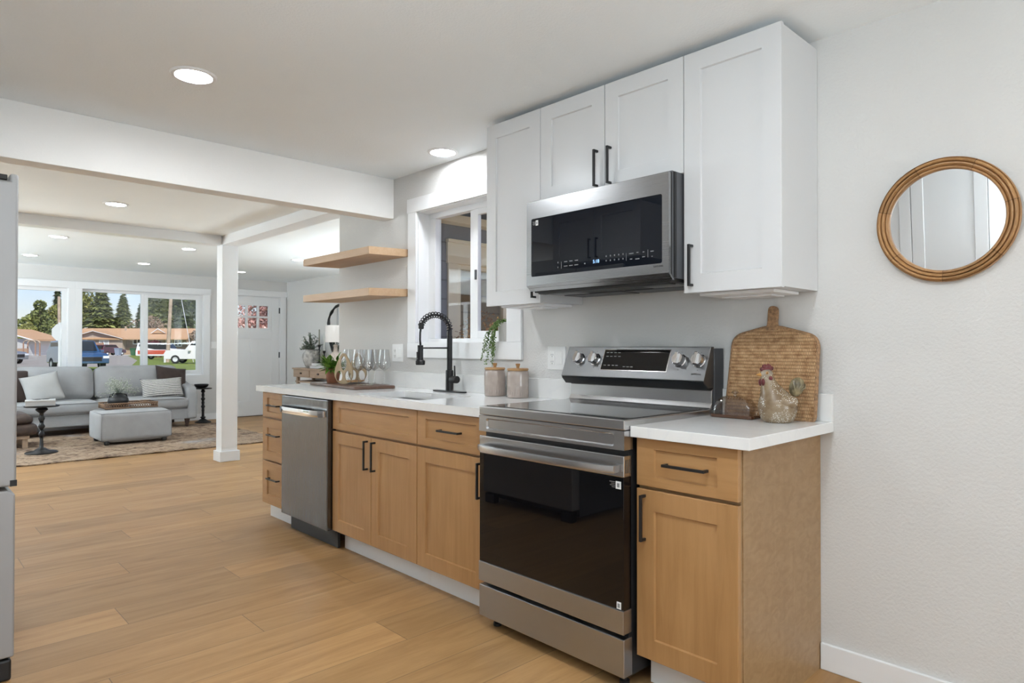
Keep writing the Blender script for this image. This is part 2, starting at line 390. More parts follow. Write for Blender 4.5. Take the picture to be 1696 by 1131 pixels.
# outdoors
M['asphalt'] = ground_mat('asphalt', (0.30, 0.275, 0.25), (0.36, 0.335, 0.305), 1.2)
M['concrete'] = ground_mat('concrete', (0.58, 0.55, 0.52), (0.66, 0.64, 0.61), 0.8)
M['grass'] = ground_mat('lawn_grass', (0.10, 0.15, 0.02), (0.24, 0.29, 0.055), 1.7, 0.6)
M['shingle'] = siding_mat('tan_roof_shingles', (0.55, 0.34, 0.20), 0.5, 2, 0.85)
M['stucco'] = plain('beige_stucco', (0.46, 0.37, 0.31), 0.85, vary=0.06, vscale=0.5)
M['brick_low'] = siding_mat('tan_brick', (0.46, 0.33, 0.24), 0.25)
M['siding_tan'] = siding_mat('tan_siding', (0.36, 0.28, 0.22), 0.3)
M['siding_white'] = siding_mat('white_siding', (0.62, 0.62, 0.62), 0.3)
M['siding_blue'] = siding_mat('slate_blue_siding', (0.22, 0.24, 0.28), 0.16)
M['siding_brown'] = siding_mat('brown_siding', (0.26, 0.18, 0.115), 0.15)
M['cream'] = paint('cream_door_paint', (0.86, 0.80, 0.60), 0.45)
M['fence'] = siding_mat('cedar_fence', (0.40, 0.24, 0.17), 0.25, 0)
M['pole'] = plain('weathered_pole', (0.44, 0.345, 0.265), 0.9, vary=0.2, vscale=3)
M['sign_back'] = plain('sign_aluminium', (0.74, 0.76, 0.80), 0.5, vary=0.02)
M['leaf_conifer'] = leafy('conifer_needles', (0.035, 0.065, 0.018), (0.30, 0.33, 0.11), 0.8)
M['leaf_dark'] = leafy('dark_fir_needles', (0.020, 0.045, 0.017), (0.13, 0.17, 0.06), 0.8)
M['leaf_yellow'] = leafy('spring_leaves', (0.14, 0.17, 0.03), (0.34, 0.33, 0.10), 0.8)
M['leaf_bare'] = leafy('bare_twigs', (0.23, 0.155, 0.11), (0.40, 0.30, 0.22), 0.9)
M['leaf_red'] = leafy('maroon_leaves', (0.07, 0.010, 0.016), (0.22, 0.045, 0.06), 0.7)
M['blossom'] = leafy('pink_blossom', (0.36, 0.13, 0.11), (0.78, 0.52, 0.47), 0.7)
M['rust_leaf'] = leafy('rust_shrub_leaves', (0.16, 0.06, 0.02), (0.42, 0.22, 0.06), 0.7)
M['bark'] = plain('bark', (0.10, 0.075, 0.055), 0.95, vary=0.3)
M['car_blue'] = plain('blue_car_paint', (0.03, 0.085, 0.19), 0.2, vary=0, coat=0.8)
M['car_maroon'] = plain('maroon_car_paint', (0.075, 0.022, 0.028), 0.2, vary=0, coat=0.8)
M['car_white'] = plain('white_car_paint', (0.75, 0.75, 0.75), 0.25, vary=0, coat=0.5)
M['car_red'] = plain('red_car_paint', (0.55, 0.085, 0.045), 0.3, vary=0, coat=0.5)
M['car_grey'] = plain('grey_car_paint', (0.22, 0.23, 0.25), 0.25, vary=0, coat=0.5)
M['car_glass'] = plain('car_window', (0.015, 0.02, 0.025), 0.05, vary=0)
M['tyre'] = plain('tyre_rubber', (0.015, 0.015, 0.016), 0.8, vary=0.1)
M['bin_green'] = plain('green_bin', (0.03, 0.13, 0.06), 0.5, vary=0.05)
M['bin_blue'] = plain('grey_blue_bin', (0.28, 0.33, 0.42), 0.5, vary=0.05)
M['lens_red'] = plain('tail_lamp', (0.35, 0.02, 0.02), 0.2, vary=0)

# ------------------------------------------------------------------ builders
ORG = {}
class MB:
    """collects shapes in world coordinates; build() links them as ONE mesh object"""
    def __init__(s): s.bm = bmesh.new()
    def box(s, x0, x1, y0, y1, z0, z1):
        v = [s.bm.verts.new((x, y, z)) for x in (x0, x1) for y in (y0, y1) for z in (z0, z1)]
        for f in ((0, 1, 3, 2), (4, 6, 7, 5), (0, 4, 5, 1), (2, 3, 7, 6), (0, 2, 6, 4), (1, 5, 7, 3)):
            s.bm.faces.new([v[i] for i in f])
        return s
    def obox(s, c, size, rz=0.0, rx=0.0, ry=0.0):
        mt = Matrix.Translation(c) @ Matrix.Rotation(rz, 4, 'Z') @ Matrix.Rotation(ry, 4, 'Y') @ Matrix.Rotation(rx, 4, 'X')
        hx, hy, hz = (q / 2 for q in size)
        v = [s.bm.verts.new(mt @ Vector((x, y, z))) for x in (-hx, hx) for y in (-hy, hy) for z in (-hz, hz)]
        for f in ((0, 1, 3, 2), (4, 6, 7, 5), (0, 4, 5, 1), (2, 3, 7, 6), (0, 2, 6, 4), (1, 5, 7, 3)):
            s.bm.faces.new([v[i] for i in f])
        return s
    def prism(s, pts, axis, a0, a1):
        """closed outline extruded along an axis; pts are the two other coordinates in x,y,z order"""
        def P(p, a):
            return {'X': (a, p[0], p[1]), 'Y': (p[0], a, p[1]), 'Z': (p[0], p[1], a)}[axis]
        A = [s.bm.verts.new(P(p, a0)) for p in pts]; B = [s.bm.verts.new(P(p, a1)) for p in pts]
        n = len(pts)
        s.bm.faces.new(A[::-1]); s.bm.faces.new(B)
        for i in range(n): s.bm.faces.new((A[i], A[(i + 1) % n], B[(i + 1) % n], B[i]))
        return s
    def ring_plate(s, outer, holes, axis, a0, a1):
        """flat plate with holes (outlines as loops), extruded"""
        def P(p, a):
            return {'X': (a, p[0], p[1]), 'Y': (p[0], a, p[1]), 'Z': (p[0], p[1], a)}[axis]
        loops = [[Vector((p[0], p[1], 0)) for p in lp] for lp in [outer] + holes]
        flat = [p for lp in [outer] + holes for p in lp]
        tris = tessellate_polygon(loops)
        for a in (a0, a1):
            vs = [s.bm.verts.new(P(p, a)) for p in flat]
            for t in tris: s.bm.faces.new([vs[i] for i in t])
        for loop in [outer] + holes:
            A = [s.bm.verts.new(P(p, a0)) for p in loop]; B = [s.bm.verts.new(P(p, a1)) for p in loop]
            for i in range(len(loop)):
                j = (i + 1) % len(loop); s.bm.faces.new((A[i], A[j], B[j], B[i]))
        return s
    def lathe(s, prof, c=(0, 0, 0), n=32, axis='Z', mt=None, sx=1.0, sy=1.0, closed=False):
        rings = []
        for r, z in prof:
            ring = []
            for k in range(n):
                a = 2 * pi * k / n
                p = Vector((r * cos(a) * sx, r * sin(a) * sy, z))
                if axis == 'X': p = Vector((p.z, p.x, p.y))
                if axis == 'Y': p = Vector((p.x, p.z, p.y))
                if mt is not None: p = mt @ p
                ring.append(s.bm.verts.new(p + Vector(c)))
            rings.append(ring)
        m = len(rings)
        for i in range(m if closed else m - 1):
            A, B = rings[i], rings[(i + 1) % m]
            for k in range(n): s.bm.faces.new((A[k], A[(k + 1) % n], B[(k + 1) % n], B[k]))
        if not closed:
            if prof[0][0] > 1e-5: s.bm.faces.new(rings[0][::-1])
            if prof[-1][0] > 1e-5: s.bm.faces.new(rings[-1])
        return s
    def tube(s, pts, r, n=8, closed=False, cap=True):
        pts = [Vector(p) for p in pts]; m = len(pts)
        rad = r if isinstance(r, (list, tuple)) else [r] * m
        T = []
        for i in range(m):
            a = pts[(i - 1) % m] if closed or i else pts[0]; b = pts[(i + 1) % m] if closed or i < m - 1 else pts[-1]
            t = (b - a); T.append(t.normalized() if t.length > 1e-9 else Vector((0, 0, 1)))
        up = Vector((0, 0, 1)) if abs(T[0].z) < 0.9 else Vector((1, 0, 0))
        u = T[0].cross(up).normalized(); rings = []
        for i in range(m):
            u = (u - T[i] * u.dot(T[i])); u = u.normalized() if u.length > 1e-6 else T[i].orthogonal().normalized()
            w = T[i].cross(u)
            rings.append([s.bm.verts.new(pts[i] + (u * cos(2 * pi * k / n) + w * sin(2 * pi * k / n)) * rad[i]) for k in range(n)])
        for i in range(m if closed else m - 1):
            A, B = rings[i], rings[(i + 1) % m]
            for k in range(n): s.bm.faces.new((A[k], A[(k + 1) % n], B[(k + 1) % n], B[k]))
        if cap and not closed:
            s.bm.faces.new(rings[0][::-1]); s.bm.faces.new(rings[-1])
        return s
    def ball(s, c, r, seg=16, rings=10, sx=1, sy=1, sz=1, rot=None):
        mt = Matrix.Translation(c) @ (rot.to_4x4() if rot is not None else Matrix()) @ Matrix.Diagonal((sx, sy, sz, 1))
        R = [[s.bm.verts.new(mt @ Vector((0, 0, -r)))]]
        for i in range(1, rings):
            b = pi * i / rings - pi / 2
            R.append([s.bm.verts.new(mt @ Vector((r * cos(b) * cos(2 * pi * k / seg), r * cos(b) * sin(2 * pi * k / seg), r * sin(b)))) for k in range(seg)])
        R.append([s.bm.verts.new(mt @ Vector((0, 0, r)))])
        for A, B in zip(R, R[1:]):
            for k in range(seg):
                j = (k + 1) % seg
                if len(A) == 1: s.bm.faces.new((A[0], B[j], B[k]))
                elif len(B) == 1: s.bm.faces.new((A[k], A[j], B[0]))
                else: s.bm.faces.new((A[k], A[j], B[j], B[k]))
        return s
    def quad(s, *p):
        s.bm.faces.new([s.bm.verts.new(q) for q in p]); return s
    def leaf(s, p, d, up, L, W, bend=0.2, fold=0.15):
        """one pointed leaf blade of six faces"""
        d = Vector(d).normalized(); up = Vector(up); sd = d.cross(up)
        sd = sd.normalized() if sd.length > 1e-6 else d.orthogonal().normalized(); nn = sd.cross(d)
        p = Vector(p)
        mid = [p + d * L * t + nn * (-bend * L * t * t) for t in (0, .33, .68, 1)]
        wd = (0, W * 0.5, W * 0.42, 0)
        c = [s.bm.verts.new(q) for q in mid]
        l = [s.bm.verts.new(mid[i] + sd * wd[i] + nn * fold * W) for i in (1, 2)]
        r = [s.bm.verts.new(mid[i] - sd * wd[i] + nn * fold * W) for i in (1, 2)]
        for f in ((c[0], l[0], c[1]), (c[1], l[0], l[1], c[2]), (c[2], l[1], c[3]), (c[0], c[1], r[0]), (c[1], c[2], r[1], r[0]), (c[2], c[3], r[1])):
            s.bm.faces.new(f)
        return s
    def build(s, name, mat, parent=None, bevel=0.0, smooth=None, local=False, seg=2):
        bmesh.ops.recalc_face_normals(s.bm, faces=s.bm.faces)
        me = bpy.data.meshes.new(name)
        o = bpy.data.objects.new(name, me); COL.objects.link(o)
        off = Vector((0, 0, 0))
        if parent is not None:
            o.parent = parent; off = ORG.get(parent.name, off)
        ORG[o.name] = off.copy()
        if not local and off.length: bmesh.ops.translate(s.bm, verts=s.bm.verts, vec=-off)
        s.bm.to_mesh(me); s.bm.free()
        me.materials.append(M[mat] if isinstance(mat, str) else mat)
        if smooth is not None:
            for p in me.polygons: p.use_smooth = True
            if smooth < 179: me.set_sharp_from_angle(angle=radians(smooth))
        if bevel:
            b = o.modifiers.new('edge', 'BEVEL'); b.width = bevel; b.segments = seg; b.limit_method = 'ANGLE'; b.angle_limit = radians(40)
        return o
def thing(name, label, cat, loc=(0, 0, 0), rz=0.0, group=None):
    o = bpy.data.objects.new(name, None); COL.objects.link(o)
    o.location = loc; o.rotation_euler = (0, 0, rz); o.empty_display_size = 0.1
    o['label'] = label; o['category'] = cat
    if group: o['group'] = group
    ORG[o.name] = Vector(loc)
    return o
def tag(o, label, cat, group=None):
    o['label'] = label; o['category'] = cat
    if group: o['group'] = group
    return o
def struct(o): o['kind'] = 'structure'; return o
def sroot(name, loc=(0, 0, 0), rz=0.0):
    o = bpy.data.objects.new(name, None); COL.objects.link(o); o.location = loc; o.rotation_euler = (0, 0, rz)
    o['kind'] = 'structure'; ORG[o.name] = Vector(loc); return o
def dup(root, loc, rz, label, group=None):
    r = root.copy(); COL.objects.link(r); r.location = loc; r.rotation_euler = (0, 0, rz); r['label'] = label
    if group: r['group'] = group
    for ch in list(root.children):
        c = ch.copy(); COL.objects.link(c); c.parent = r
        for g in list(ch.children):
            d = g.copy(); COL.objects.link(d); d.parent = c
    return r
def rrect(cx, cy, w, h, r, n=5):
    pts = []
    for qx, qy, a0 in ((1, 1, 0), (-1, 1, 90), (-1, -1, 180), (1, -1, 270)):
        for k in range(n + 1):
            a = radians(a0 + 90 * k / n)
            pts.append((cx + qx * (w / 2 - r) + r * cos(a), cy + qy * (h / 2 - r) + r * sin(a)))
    return pts
def words(txt, name, mat, parent, loc, size, face='-X', depth=0.0004):
    """flat lettering standing on a face that looks along -X (or -Y)"""
    cu = bpy.data.curves.new(name, 'FONT'); cu.body = txt; cu.size = size; cu.extrude = depth; cu.align_x = 'CENTER'; cu.align_y = 'CENTER'
    cu.materials.append(M[mat])
    o = bpy.data.objects.new(name, cu)
    o = bpy.data.objects.new(name, bpy.data.meshes.new_from_object(o)); COL.objects.link(o)
    o.rotation_euler = (pi / 2, 0, -pi / 2 if face == '-X' else 0)
    o.parent = parent; o.location = Vector(loc) - ORG.get(parent.name, Vector((0, 0, 0)))
    return o

# ------------------------------------------------------------------ the room
CEIL = 2.338; YF = 11.25; XR = 2.652; XL = -2.97; YB = -5.6; XLL = -4.6; YJ = 4.573
def wall_with_hole(name, axis, pos, thick, a0, a1, z1, holes, mat='wall'):
    """wall in the plane axis=pos running a0..a1, holes = [(h0,h1,zb,zt)], thickness goes to pos+thick"""
    mb = MB()
    cuts = sorted(holes)
    def b(u0, u1, w0, w1):
        if u1 - u0 < 1e-4 or w1 - w0 < 1e-4: return
        p0, p1 = min(pos, pos + thick), max(pos, pos + thick)
        if axis == 'X': mb.box(p0, p1, u0, u1, w0, w1)
        else: mb.box(u0, u1, p0, p1, w0, w1)
    cur = a0
    for h0, h1, zb, zt in cuts:
        b(cur, h0, 0, z1); b(h0, h1, 0, zb); b(h0, h1, zt, z1); cur = h1
    b(cur, a1, 0, z1)
    return struct(mb.build(name, mat))
KW = (2.678, 3.545, 1.216, 2.072)                    # kitchen window opening
wall_with_hole('wall_kitchen', 'X', 0.0, 0.14, YB, YJ, CEIL, [KW])
DW = (0.86, 1.66, 0.0, 1.93)
wall_with_hole('wall_jog', 'Y', YJ - 0.14, 0.14, 0.14, XR + 0.14, CEIL, [(1.02, 1.62, 0.1, 1.90)])
W6 = (5.2, 7.6, 0.7, 2.0); wall_with_hole('wall_entry', 'X', XR, 0.14, YJ, YF + 0.14, CEIL, [W6])
W1 = (-1.90, -0.62, 0.735, 2.036); W2 = (-0.45, 1.238, 0.735, 2.036)
DR = (1.615, 2.530, 0.0, 2.068)
wall_with_hole('wall_front', 'Y', YF, 0.14, XLL, XR + 0.14, CEIL, [W1, W2, DR])
W7 = (7.6, 10.4, 0.5, 2.0); wall_with_hole('wall_living_side', 'X', XLL, -0.14, 3.95, YF + 0.14, CEIL, [W7])
struct(MB().box(XLL - 0.14, XL, 3.95 - 0.14, 3.95, 0, CEIL).build('wall_living_return', 'wall'))
W3 = (-0.85, 0.75, 0.9, 2.1)
wall_with_hole('wall_side', 'X', XL, -0.14, YB, 3.95 - 0.14, CEIL, [W3])
W4 = (-2.6, -0.3, 0.12, 2.1)
wall_with_hole('wall_back', 'Y', YB, -0.14, XL - 0.14, 0.14, CEIL, [W4])
fl = struct(MB().box(XLL - 0.14, XR + 0.14, YB - 0.14, YF + 0.14, -0.10, 0.0).build('floor', 'floor'))
struct(MB().box(XLL - 0.2, XR + 0.2, YJ - 0.14, YF + 0.2, CEIL, CEIL + 0.16).box(XLL - 0.2, 0.2, YB - 0.2, YJ - 0.14, CEIL, CEIL + 0.16).build('ceiling', 'ceiling'))
# beams and post
struct(MB().box(XL, 0.0, 3.828, 3.952, 2.066, CEIL).build('beam_kitchen', 'beam', bevel=0.003))
struct(MB().box(XLL, -0.012, 7.0, 7.15, 2.245, CEIL).build('beam_living', 'trim', bevel=0.003))
struct(MB().box(0.0, 0.165, 3.952, 7.012, 2.245, CEIL).build('beam_hall', 'trim', bevel=0.003))
post = struct(MB().box(0.003, 0.165, 7.005, 7.16, 0.09, CEIL - 0.085).box(0.03, 0.145, 7.02, 7.14, CEIL - 0.09, CEIL).build('column', 'trim', bevel=0.003))
MB().box(-0.018, 0.186, 6.985, 7.18, 0.0, 0.105).build('column_base', 'trim', post, bevel=0.003)
# baseboards
struct(MB().box(-0.014, 0.0, YB, 0.982, 0, 0.097).build('baseboard_kitchen', 'trim', bevel=0.003))
struct(MB().box(XLL, 1.52, YF - 0.014, YF, 0, 0.10).build('baseboard_front', 'trim', bevel=0.003))
struct(MB().box(XR - 0.014, XR, YJ, YF, 0, 0.10).build('baseboard_entry', 'trim', bevel=0.003))

# ---- kitchen window
w = sroot('window_1', (0.0, 3.11, 1.2))
y0, y1, z0, z1 = KW
MB().box(-0.018, 0.0, y0 - 0.115, y0, z0, z1).box(-0.018, 0.0, y1, y1 + 0.09, z0, z1).box(-0.020, 0.0, y0 - 0.12, y1 + 0.098, z1, z1 + 0.092).box(-0.018, 0.0, y0 - 0.118, y1 + 0.094, z0 - 0.098, z0).build('casing', 'trim', w, bevel=0.002)
MB().box(0.0, 0.10, y0 - 0.0, y1, z0 - 0.002, z0 + 0.004).box(0.0, 0.10, y0, y0 + 0.004, z0, z1).box(0.0, 0.10, y1 - 0.004, y1, z0, z1).box(0.0, 0.1, y0, y1, z1 - 0.004, z1).build('jamb', 'trim', w)
mb = MB()
for a in ((0.085, 0.135, y0, y1, z0, z0 + 0.026), (0.085, 0.135, y0, y1, z1 - 0.04, z1), (0.085, 0.135, y1 - 0.075, y1, z0 + .026, z1 - .04), (0.085, 0.135, y0, y0 + 0.03, z0 + .026, z1 - .04), (0.095, 0.135, 3.07, 3.125, z0 + .026, z1 - .04)):
    mb.box(*a)
mb.build('frame', 'trim', w, bevel=0.003)
sash = MB()
for a in ((0.088, 0.115, 3.045, 3.095, z0 + .026, z1 - .04), (0.088, 0.115, y0 + .03, y0 + .055, z0 + .026, z1 - .04), (0.088, 0.115, y0 + .055, 3.045, z0 + .026, z0 + .07), (0.088, 0.115, y0 + .055, 3.045, z1 - .075, z1 - .04)):
    sash.box(*a)
sash = sash.build('sash', 'trim', w, bevel=0.002)
MB().box(0.080, 0.089, 3.055, 3.068, 1.60, 1.66).build('latch', 'charcoal', sash)
MB().box(0.118, 0.122, 3.12, y1 - .07, z0 + .02, z1 - .035).build('pane', 'glass', w)
MB().box(0.100, 0.104, y0 + .05, 3.05, z0 + .06, z1 - .07).build('pane', 'glass', w)

# ---- front windows
def front_window(name, x0, x1, z0, z1, cas_l, cas_r, mull=None):
    w = sroot(name, ((x0 + x1) / 2, YF, z0))
    yf = YF - 0.018
    c = MB().box(x0 - cas_l, x0, yf, YF, z0, z1).box(x1, x1 + cas_r, yf, YF, z0, z1)
    c.box(x0 - cas_l, x1 + cas_r + (0.012 if mull is not None else 0), yf - 0.004, YF, z1, z1 + 0.098).box(x0 - cas_l, x1 + cas_r, yf, YF, z0 - 0.15, z0)
    c.build('casing', 'trim', w, bevel=0.002)
    MB().box(x0, x0 + .004, YF, YF + .09, z0, z1).box(x1 - .004, x1, YF, YF + .09, z0, z1).box(x0, x1, YF, YF + .09, z0 - .002, z0 + .004).box(x0, x1, YF, YF + .09, z1 - .004, z1).build('jamb', 'trim', w)
    fr = MB()
    fy0, fy1 = YF + 0.06, YF + 0.11
    if mull is None:
        ins = ((x0, x1, z0, z0 + .045), (x0, x1, z1 - .05, z1), (x0, x0 + .055, z0 + .045, z1 - .05), (x1 - .065, x1, z0 + .045, z1 - .05))
        for a in ins: fr.box(a[0], a[1], fy0, fy1, a[2], a[3])
        MB().box(x0 + .05, x1 - .06, YF + .085, YF + .089, z0 + .04, z1 - .045).build('pane', 'glass', w)
    else:
        for a in ((x0, x1, z0, z0 + .035), (x0, x1, z1 - .04, z1), (x0, x0 + .014, z0 + .035, z1 - .04), (x1 - .045, x1, z0 + .035, z1 - .04), (mull - .035, mull + .02, z0 + .035, z1 - .04)):
            fr.box(a[0], a[1], fy0, fy1, a[2], a[3])
        s = MB()
        for a in ((mull + .005, mull + .06, z0 + .035, z1 - .04), (x1 - .095, x1 - .045, z0 + .035, z1 - .04), (mull + .06, x1 - .095, z0 + .035, z0 + .08), (mull + .06, x1 - .095, z1 - .085, z1 - .04)):
            s.box(a[0], a[1], fy0 - .012, fy0 + .02, a[2], a[3])
        s = s.build('sash', 'trim', w, bevel=0.002)
        MB().box(mull - .004, mull + .006, fy0 - .02, fy0 - .008, 1.36, 1.44).build('latch', 'white_plastic', s)
        MB().box(x0 + .01, mull - .03, YF + .085, YF + .089, z0 + .03, z1 - .035).build('pane', 'glass', w)
        MB().box(mull + .055, x1 - .09, YF + .068, YF + .072, z0 + .075, z1 - .08).build('pane', 'glass', w)
    fr.build('frame', 'trim', w, bevel=0.003)
front_window('window_2', *W1, 0.09, 0.085)
front_window('window_3', *W2, 0.085, 0.10, mull=0.372)
# ---- unseen windows added as openings for the fill lights
for nm, (a0, a1, zb, zt), ax, at_, sg in (('added_window_4', W3, 'X', XL, -1), ('added_window_5', W4, 'Y', YB, -1), ('added_window_6', W6, 'X', XR, 1), ('added_window_7', W7, 'X', XLL, -1)):
    w = sroot(nm, (at_, (a0 + a1) / 2, zb) if ax == 'X' else ((a0 + a1) / 2, at_, zb))
    cs = MB(); fr = MB(); gl = MB()
    def B(mbx, u0, u1, d0, d1, q0, q1):
        p0, p1 = sorted((at_ + sg * d0, at_ + sg * d1))
        if ax == 'X': mbx.box(p0, p1, u0, u1, q0, q1)
        else: mbx.box(u0, u1, p0, p1, q0, q1)
    for u0, u1, q0, q1 in ((a0 - .09, a0, zb, zt), (a1, a1 + .09, zb, zt), (a0 - .09, a1 + .09, zt, zt + .09), (a0 - .09, a1 + .09, zb - .09, zb)): B(cs, u0, u1, -.018, 0, q0, q1)
    am = (a0 + a1) / 2
    for u0, u1, q0, q1 in ((a0, a0 + .05, zb, zt), (a1 - .05, a1, zb, zt), (a0 + .05, a1 - .05, zt - .05, zt), (a0 + .05, a1 - .05, zb, zb + .05), (am - .03, am + .03, zb + .05, zt - .05)): B(fr, u0, u1, .05, .1, q0, q1)
    B(gl, a0 + .04, a1 - .04, .07, .074, zb + .04, zt - .04)
    cs.build('casing', 'trim', w); fr.build('frame', 'trim', w); gl.build('pane', 'glass', w)

# ---- entry door
d = sroot('door_1', (2.07, YF, 0))
x0, x1, _, zt = DR
MB().box(x0 - 0.10, x0, YF - .018, YF, 0, zt).box(x1, x1 + .105, YF - .018, YF, 0, zt).box(x0 - .11, XR - 0.001, YF - .022, YF, zt, zt + .098).build('casing', 'trim', d, bevel=0.002)
MB().box(x0, x0 + .012, YF, YF + .12, 0, zt).box(x1 - .012, x1, YF, YF + .12, 0, zt).box(x0 + .012, x1 - .012, YF, YF + .12, zt - .012, zt).build('jamb', 'trim', d)
lites = []
sl = MB()
sx0, sx1, sz0, sz1 = x0 + .014, x1 - .014, 0.012, zt - .014
gx = [(1.60 + .17 + i * 0.197, 1.60 + .17 + i * .197 + .165) for i in range(3)]
gz = [(1.515, 1.69), (1.722, 1.90)]
ys0, ys1 = YF + .012, YF + .056
xs = sorted({sx0, sx1, *[q for p in gx for q in p]}); zs = sorted({sz0, sz1, *[q for p in gz for q in p]})
for i in range(len(xs) - 1):
    for j in range(len(zs) - 1):
        if (xs[i], xs[i + 1]) in gx and (zs[j], zs[j + 1]) in gz: continue
        sl.box(xs[i], xs[i + 1], ys0, ys1, zs[j], zs[j + 1])
slab = sl.build('slab', 'trim', d)
rl = MB()
yr = ys0 - .007
for a in ((sx0, sx0 + .13, sz0, sz1), (sx1 - .13, sx1, sz0, sz1), (sx0 + .13, sx1 - .13, sz1 - .13, sz1), (sx0 + .13, sx1 - .13, 1.335, 1.50), (sx0 + .13, sx1 - .13, sz0, sz0 + .26), ((sx0 + sx1) / 2 - .065, (sx0 + sx1) / 2 + .065, sz0 + .26, 1.335)):
    rl.box(a[0], a[1], yr, ys0, a[2], a[3])
rl.build('rails', 'trim', slab, bevel=0.002)
MB().box(gx[0][0] - .01, gx[2][1] + .01, YF + .03, YF + .034, 1.50, 1.91).build('glass', 'glass', slab)
for hz in (0.25, 1.05, 1.83): MB().box(x1 - .022, x1 + .004, YF - .004, YF + .012, hz - .05, hz + .05).build('hinge', 'dark_grey', d)
MB().box(x0, x1, YF + .0, YF + .12, 0, .012).build('threshold', 'dark_wood', d)
kn = MB().lathe([(0.026, 0), (0.026, .008), (.012, .012), (.012, .035), (.028, .045), (.030, .06), (.02, .07), (0, .072)], (x0 + .085, yr, 1.0), 20, 'Y', Matrix.Scale(-1, 4, (0, 1, 0))).build('door_knob', 'charcoal', slab, smooth=40)

# ------------------------------------------------------------------ kitchen cabinets
XD, XC = -0.63, -0.608          # door face, carcass face
def shaker(name, y0, y1, z0, z1, xf, mat, parent, stile=0.068, depth=0.019, rec=0.008, rail=None):
    """recessed-panel front: outer slab plus a sunk centre panel in one mesh, looking along -X"""
    rail = rail or stile
    mb = MB(); bm = mb.bm
    def ring(x, iy, iz): return [bm.verts.new((x, a, b)) for a, b in ((y0 + iy, z0 + iz), (y1 - iy, z0 + iz), (y1 - iy, z1 - iz), (y0 + iy, z1 - iz))]
    R = [ring(xf + depth, 0, 0), ring(xf + .0015, 0, 0), ring(xf, .0015, .0015), ring(xf, stile, rail), ring(xf + rec, stile + .003, rail + .003)]
    for a, b in zip(R, R[1:]):
        for i in range(4): bm.faces.new((a[i], a[(i + 1) % 4], b[(i + 1) % 4], b[i]))
    bm.faces.new(R[-1]); bm.faces.new(R[0][::-1])
    return mb.build(name, mat, parent)
def pull(parent, y, z, xf, vertical=True, L=0.158):
    """square black bar pull on two feet"""
    t = 0.0095; xo = xf - 0.030
    mb = MB()
    if vertical:
        mb.box(xo, xo + t, y - t / 2, y + t / 2, z - L / 2, z + L / 2)
        for s in (-1, 1): mb.box(xo + t, xf + .0005, y - t / 2, y + t / 2, *sorted((z + s * L / 2, z + s * (L / 2 - t))))
    else:
        mb.box(xo, xo + t, y - L / 2, y + L / 2, z - t / 2, z + t / 2)
        for s in (-1, 1): mb.box(xo + t, xf + .0005, *sorted((y + s * L / 2, y + s * (L / 2 - t))), z - t / 2, z + t / 2)
    return mb.build('handle', 'black', parent, bevel=0.0012)
def base_cabinet(label, y0, y1, cy0=None, cy1=None, zt=.878):
    t = thing('base_cabinet', label, 'cabinet', (-.3, (y0 + y1) / 2, 0), group='maple base cabinets along the kitchen wall')
    MB().box(XC, -.004, cy0 if cy0 is not None else y0, cy1 if cy1 is not None else y1, .115, zt).build('body', 'maple_side', t)
    return t
def toe(t, y0, y1): MB().box(-.545, -.53, y0, y1, 0.0, .117).build('toe_kick', 'trim', t)
CT = 0.920; CTB = 0.882
# end cabinet right of the range
t = base_cabinet('maple base cabinet with drawer and door, its figured end panel beside the bare wall', .985, 1.362, .987, 1.364)
o = shaker('door', .985, 1.360, .122, .699, XD, 'maple', t, .070); pull(o, 1.326, .603, XD)
o = shaker('drawer', .985, 1.360, .711, .873, XD, 'maple_h', t, .070, rail=.034); pull(o, 1.163, .794, XD, False)
MB().box(-.598, -.002, .984, .9868, 0, .878).build('end_panel', 'maple_side', t)
toe(t, .9875, 1.36)
# left of the range
t = base_cabinet('maple base cabinet with one drawer and one door between sink cabinet and range', 2.150, 2.665)
o = shaker('door', 2.150, 2.662, .122, .699, XD, 'maple', t, .068); pull(o, 2.183, .603, XD)
o = shaker('drawer', 2.150, 2.662, .711, .877, XD, 'maple_h', t, .068, rail=.036); pull(o, 2.395, .796, XD, False)
toe(t, 2.15, 2.665)
# sink base
t = base_cabinet('wide maple sink cabinet with two doors under a blank drawer front', 2.667, 3.506, zt=.66)
o = shaker('door', 2.667, 3.083, .122, .699, XD, 'maple', t, .068); pull(o, 3.046, .602, XD)
o = shaker('door', 3.087, 3.504, .122, .699, XD, 'maple', t, .068); pull(o, 3.121, .602, XD)
shaker('drawer_front', 2.667, 3.504, .711, .877, XD, 'maple_h', t, .068, rail=.038)
MB().box(XC, -.59, 2.667, 3.506, .66, .88).build('front_rail', 'maple_h', t)
toe(t, 2.667, 3.508)
# drawer base at the far end
t = base_cabinet('narrow maple base cabinet with three drawers at the far end of the counter', 4.135, 4.53, 4.14, 4.535)
for a, b in ((.122, .408), (.420, .699), (.711, .877)):
    o = shaker('drawer', 4.135, 4.482, a, b, XD, 'maple_h', t, .068, rail=.036 if b > .8 else .06)
    pull(o, 4.29, (a + b) / 2 + (.0 if b > .8 else 0.035), XD, False)
toe(t, 4.14, 4.545)

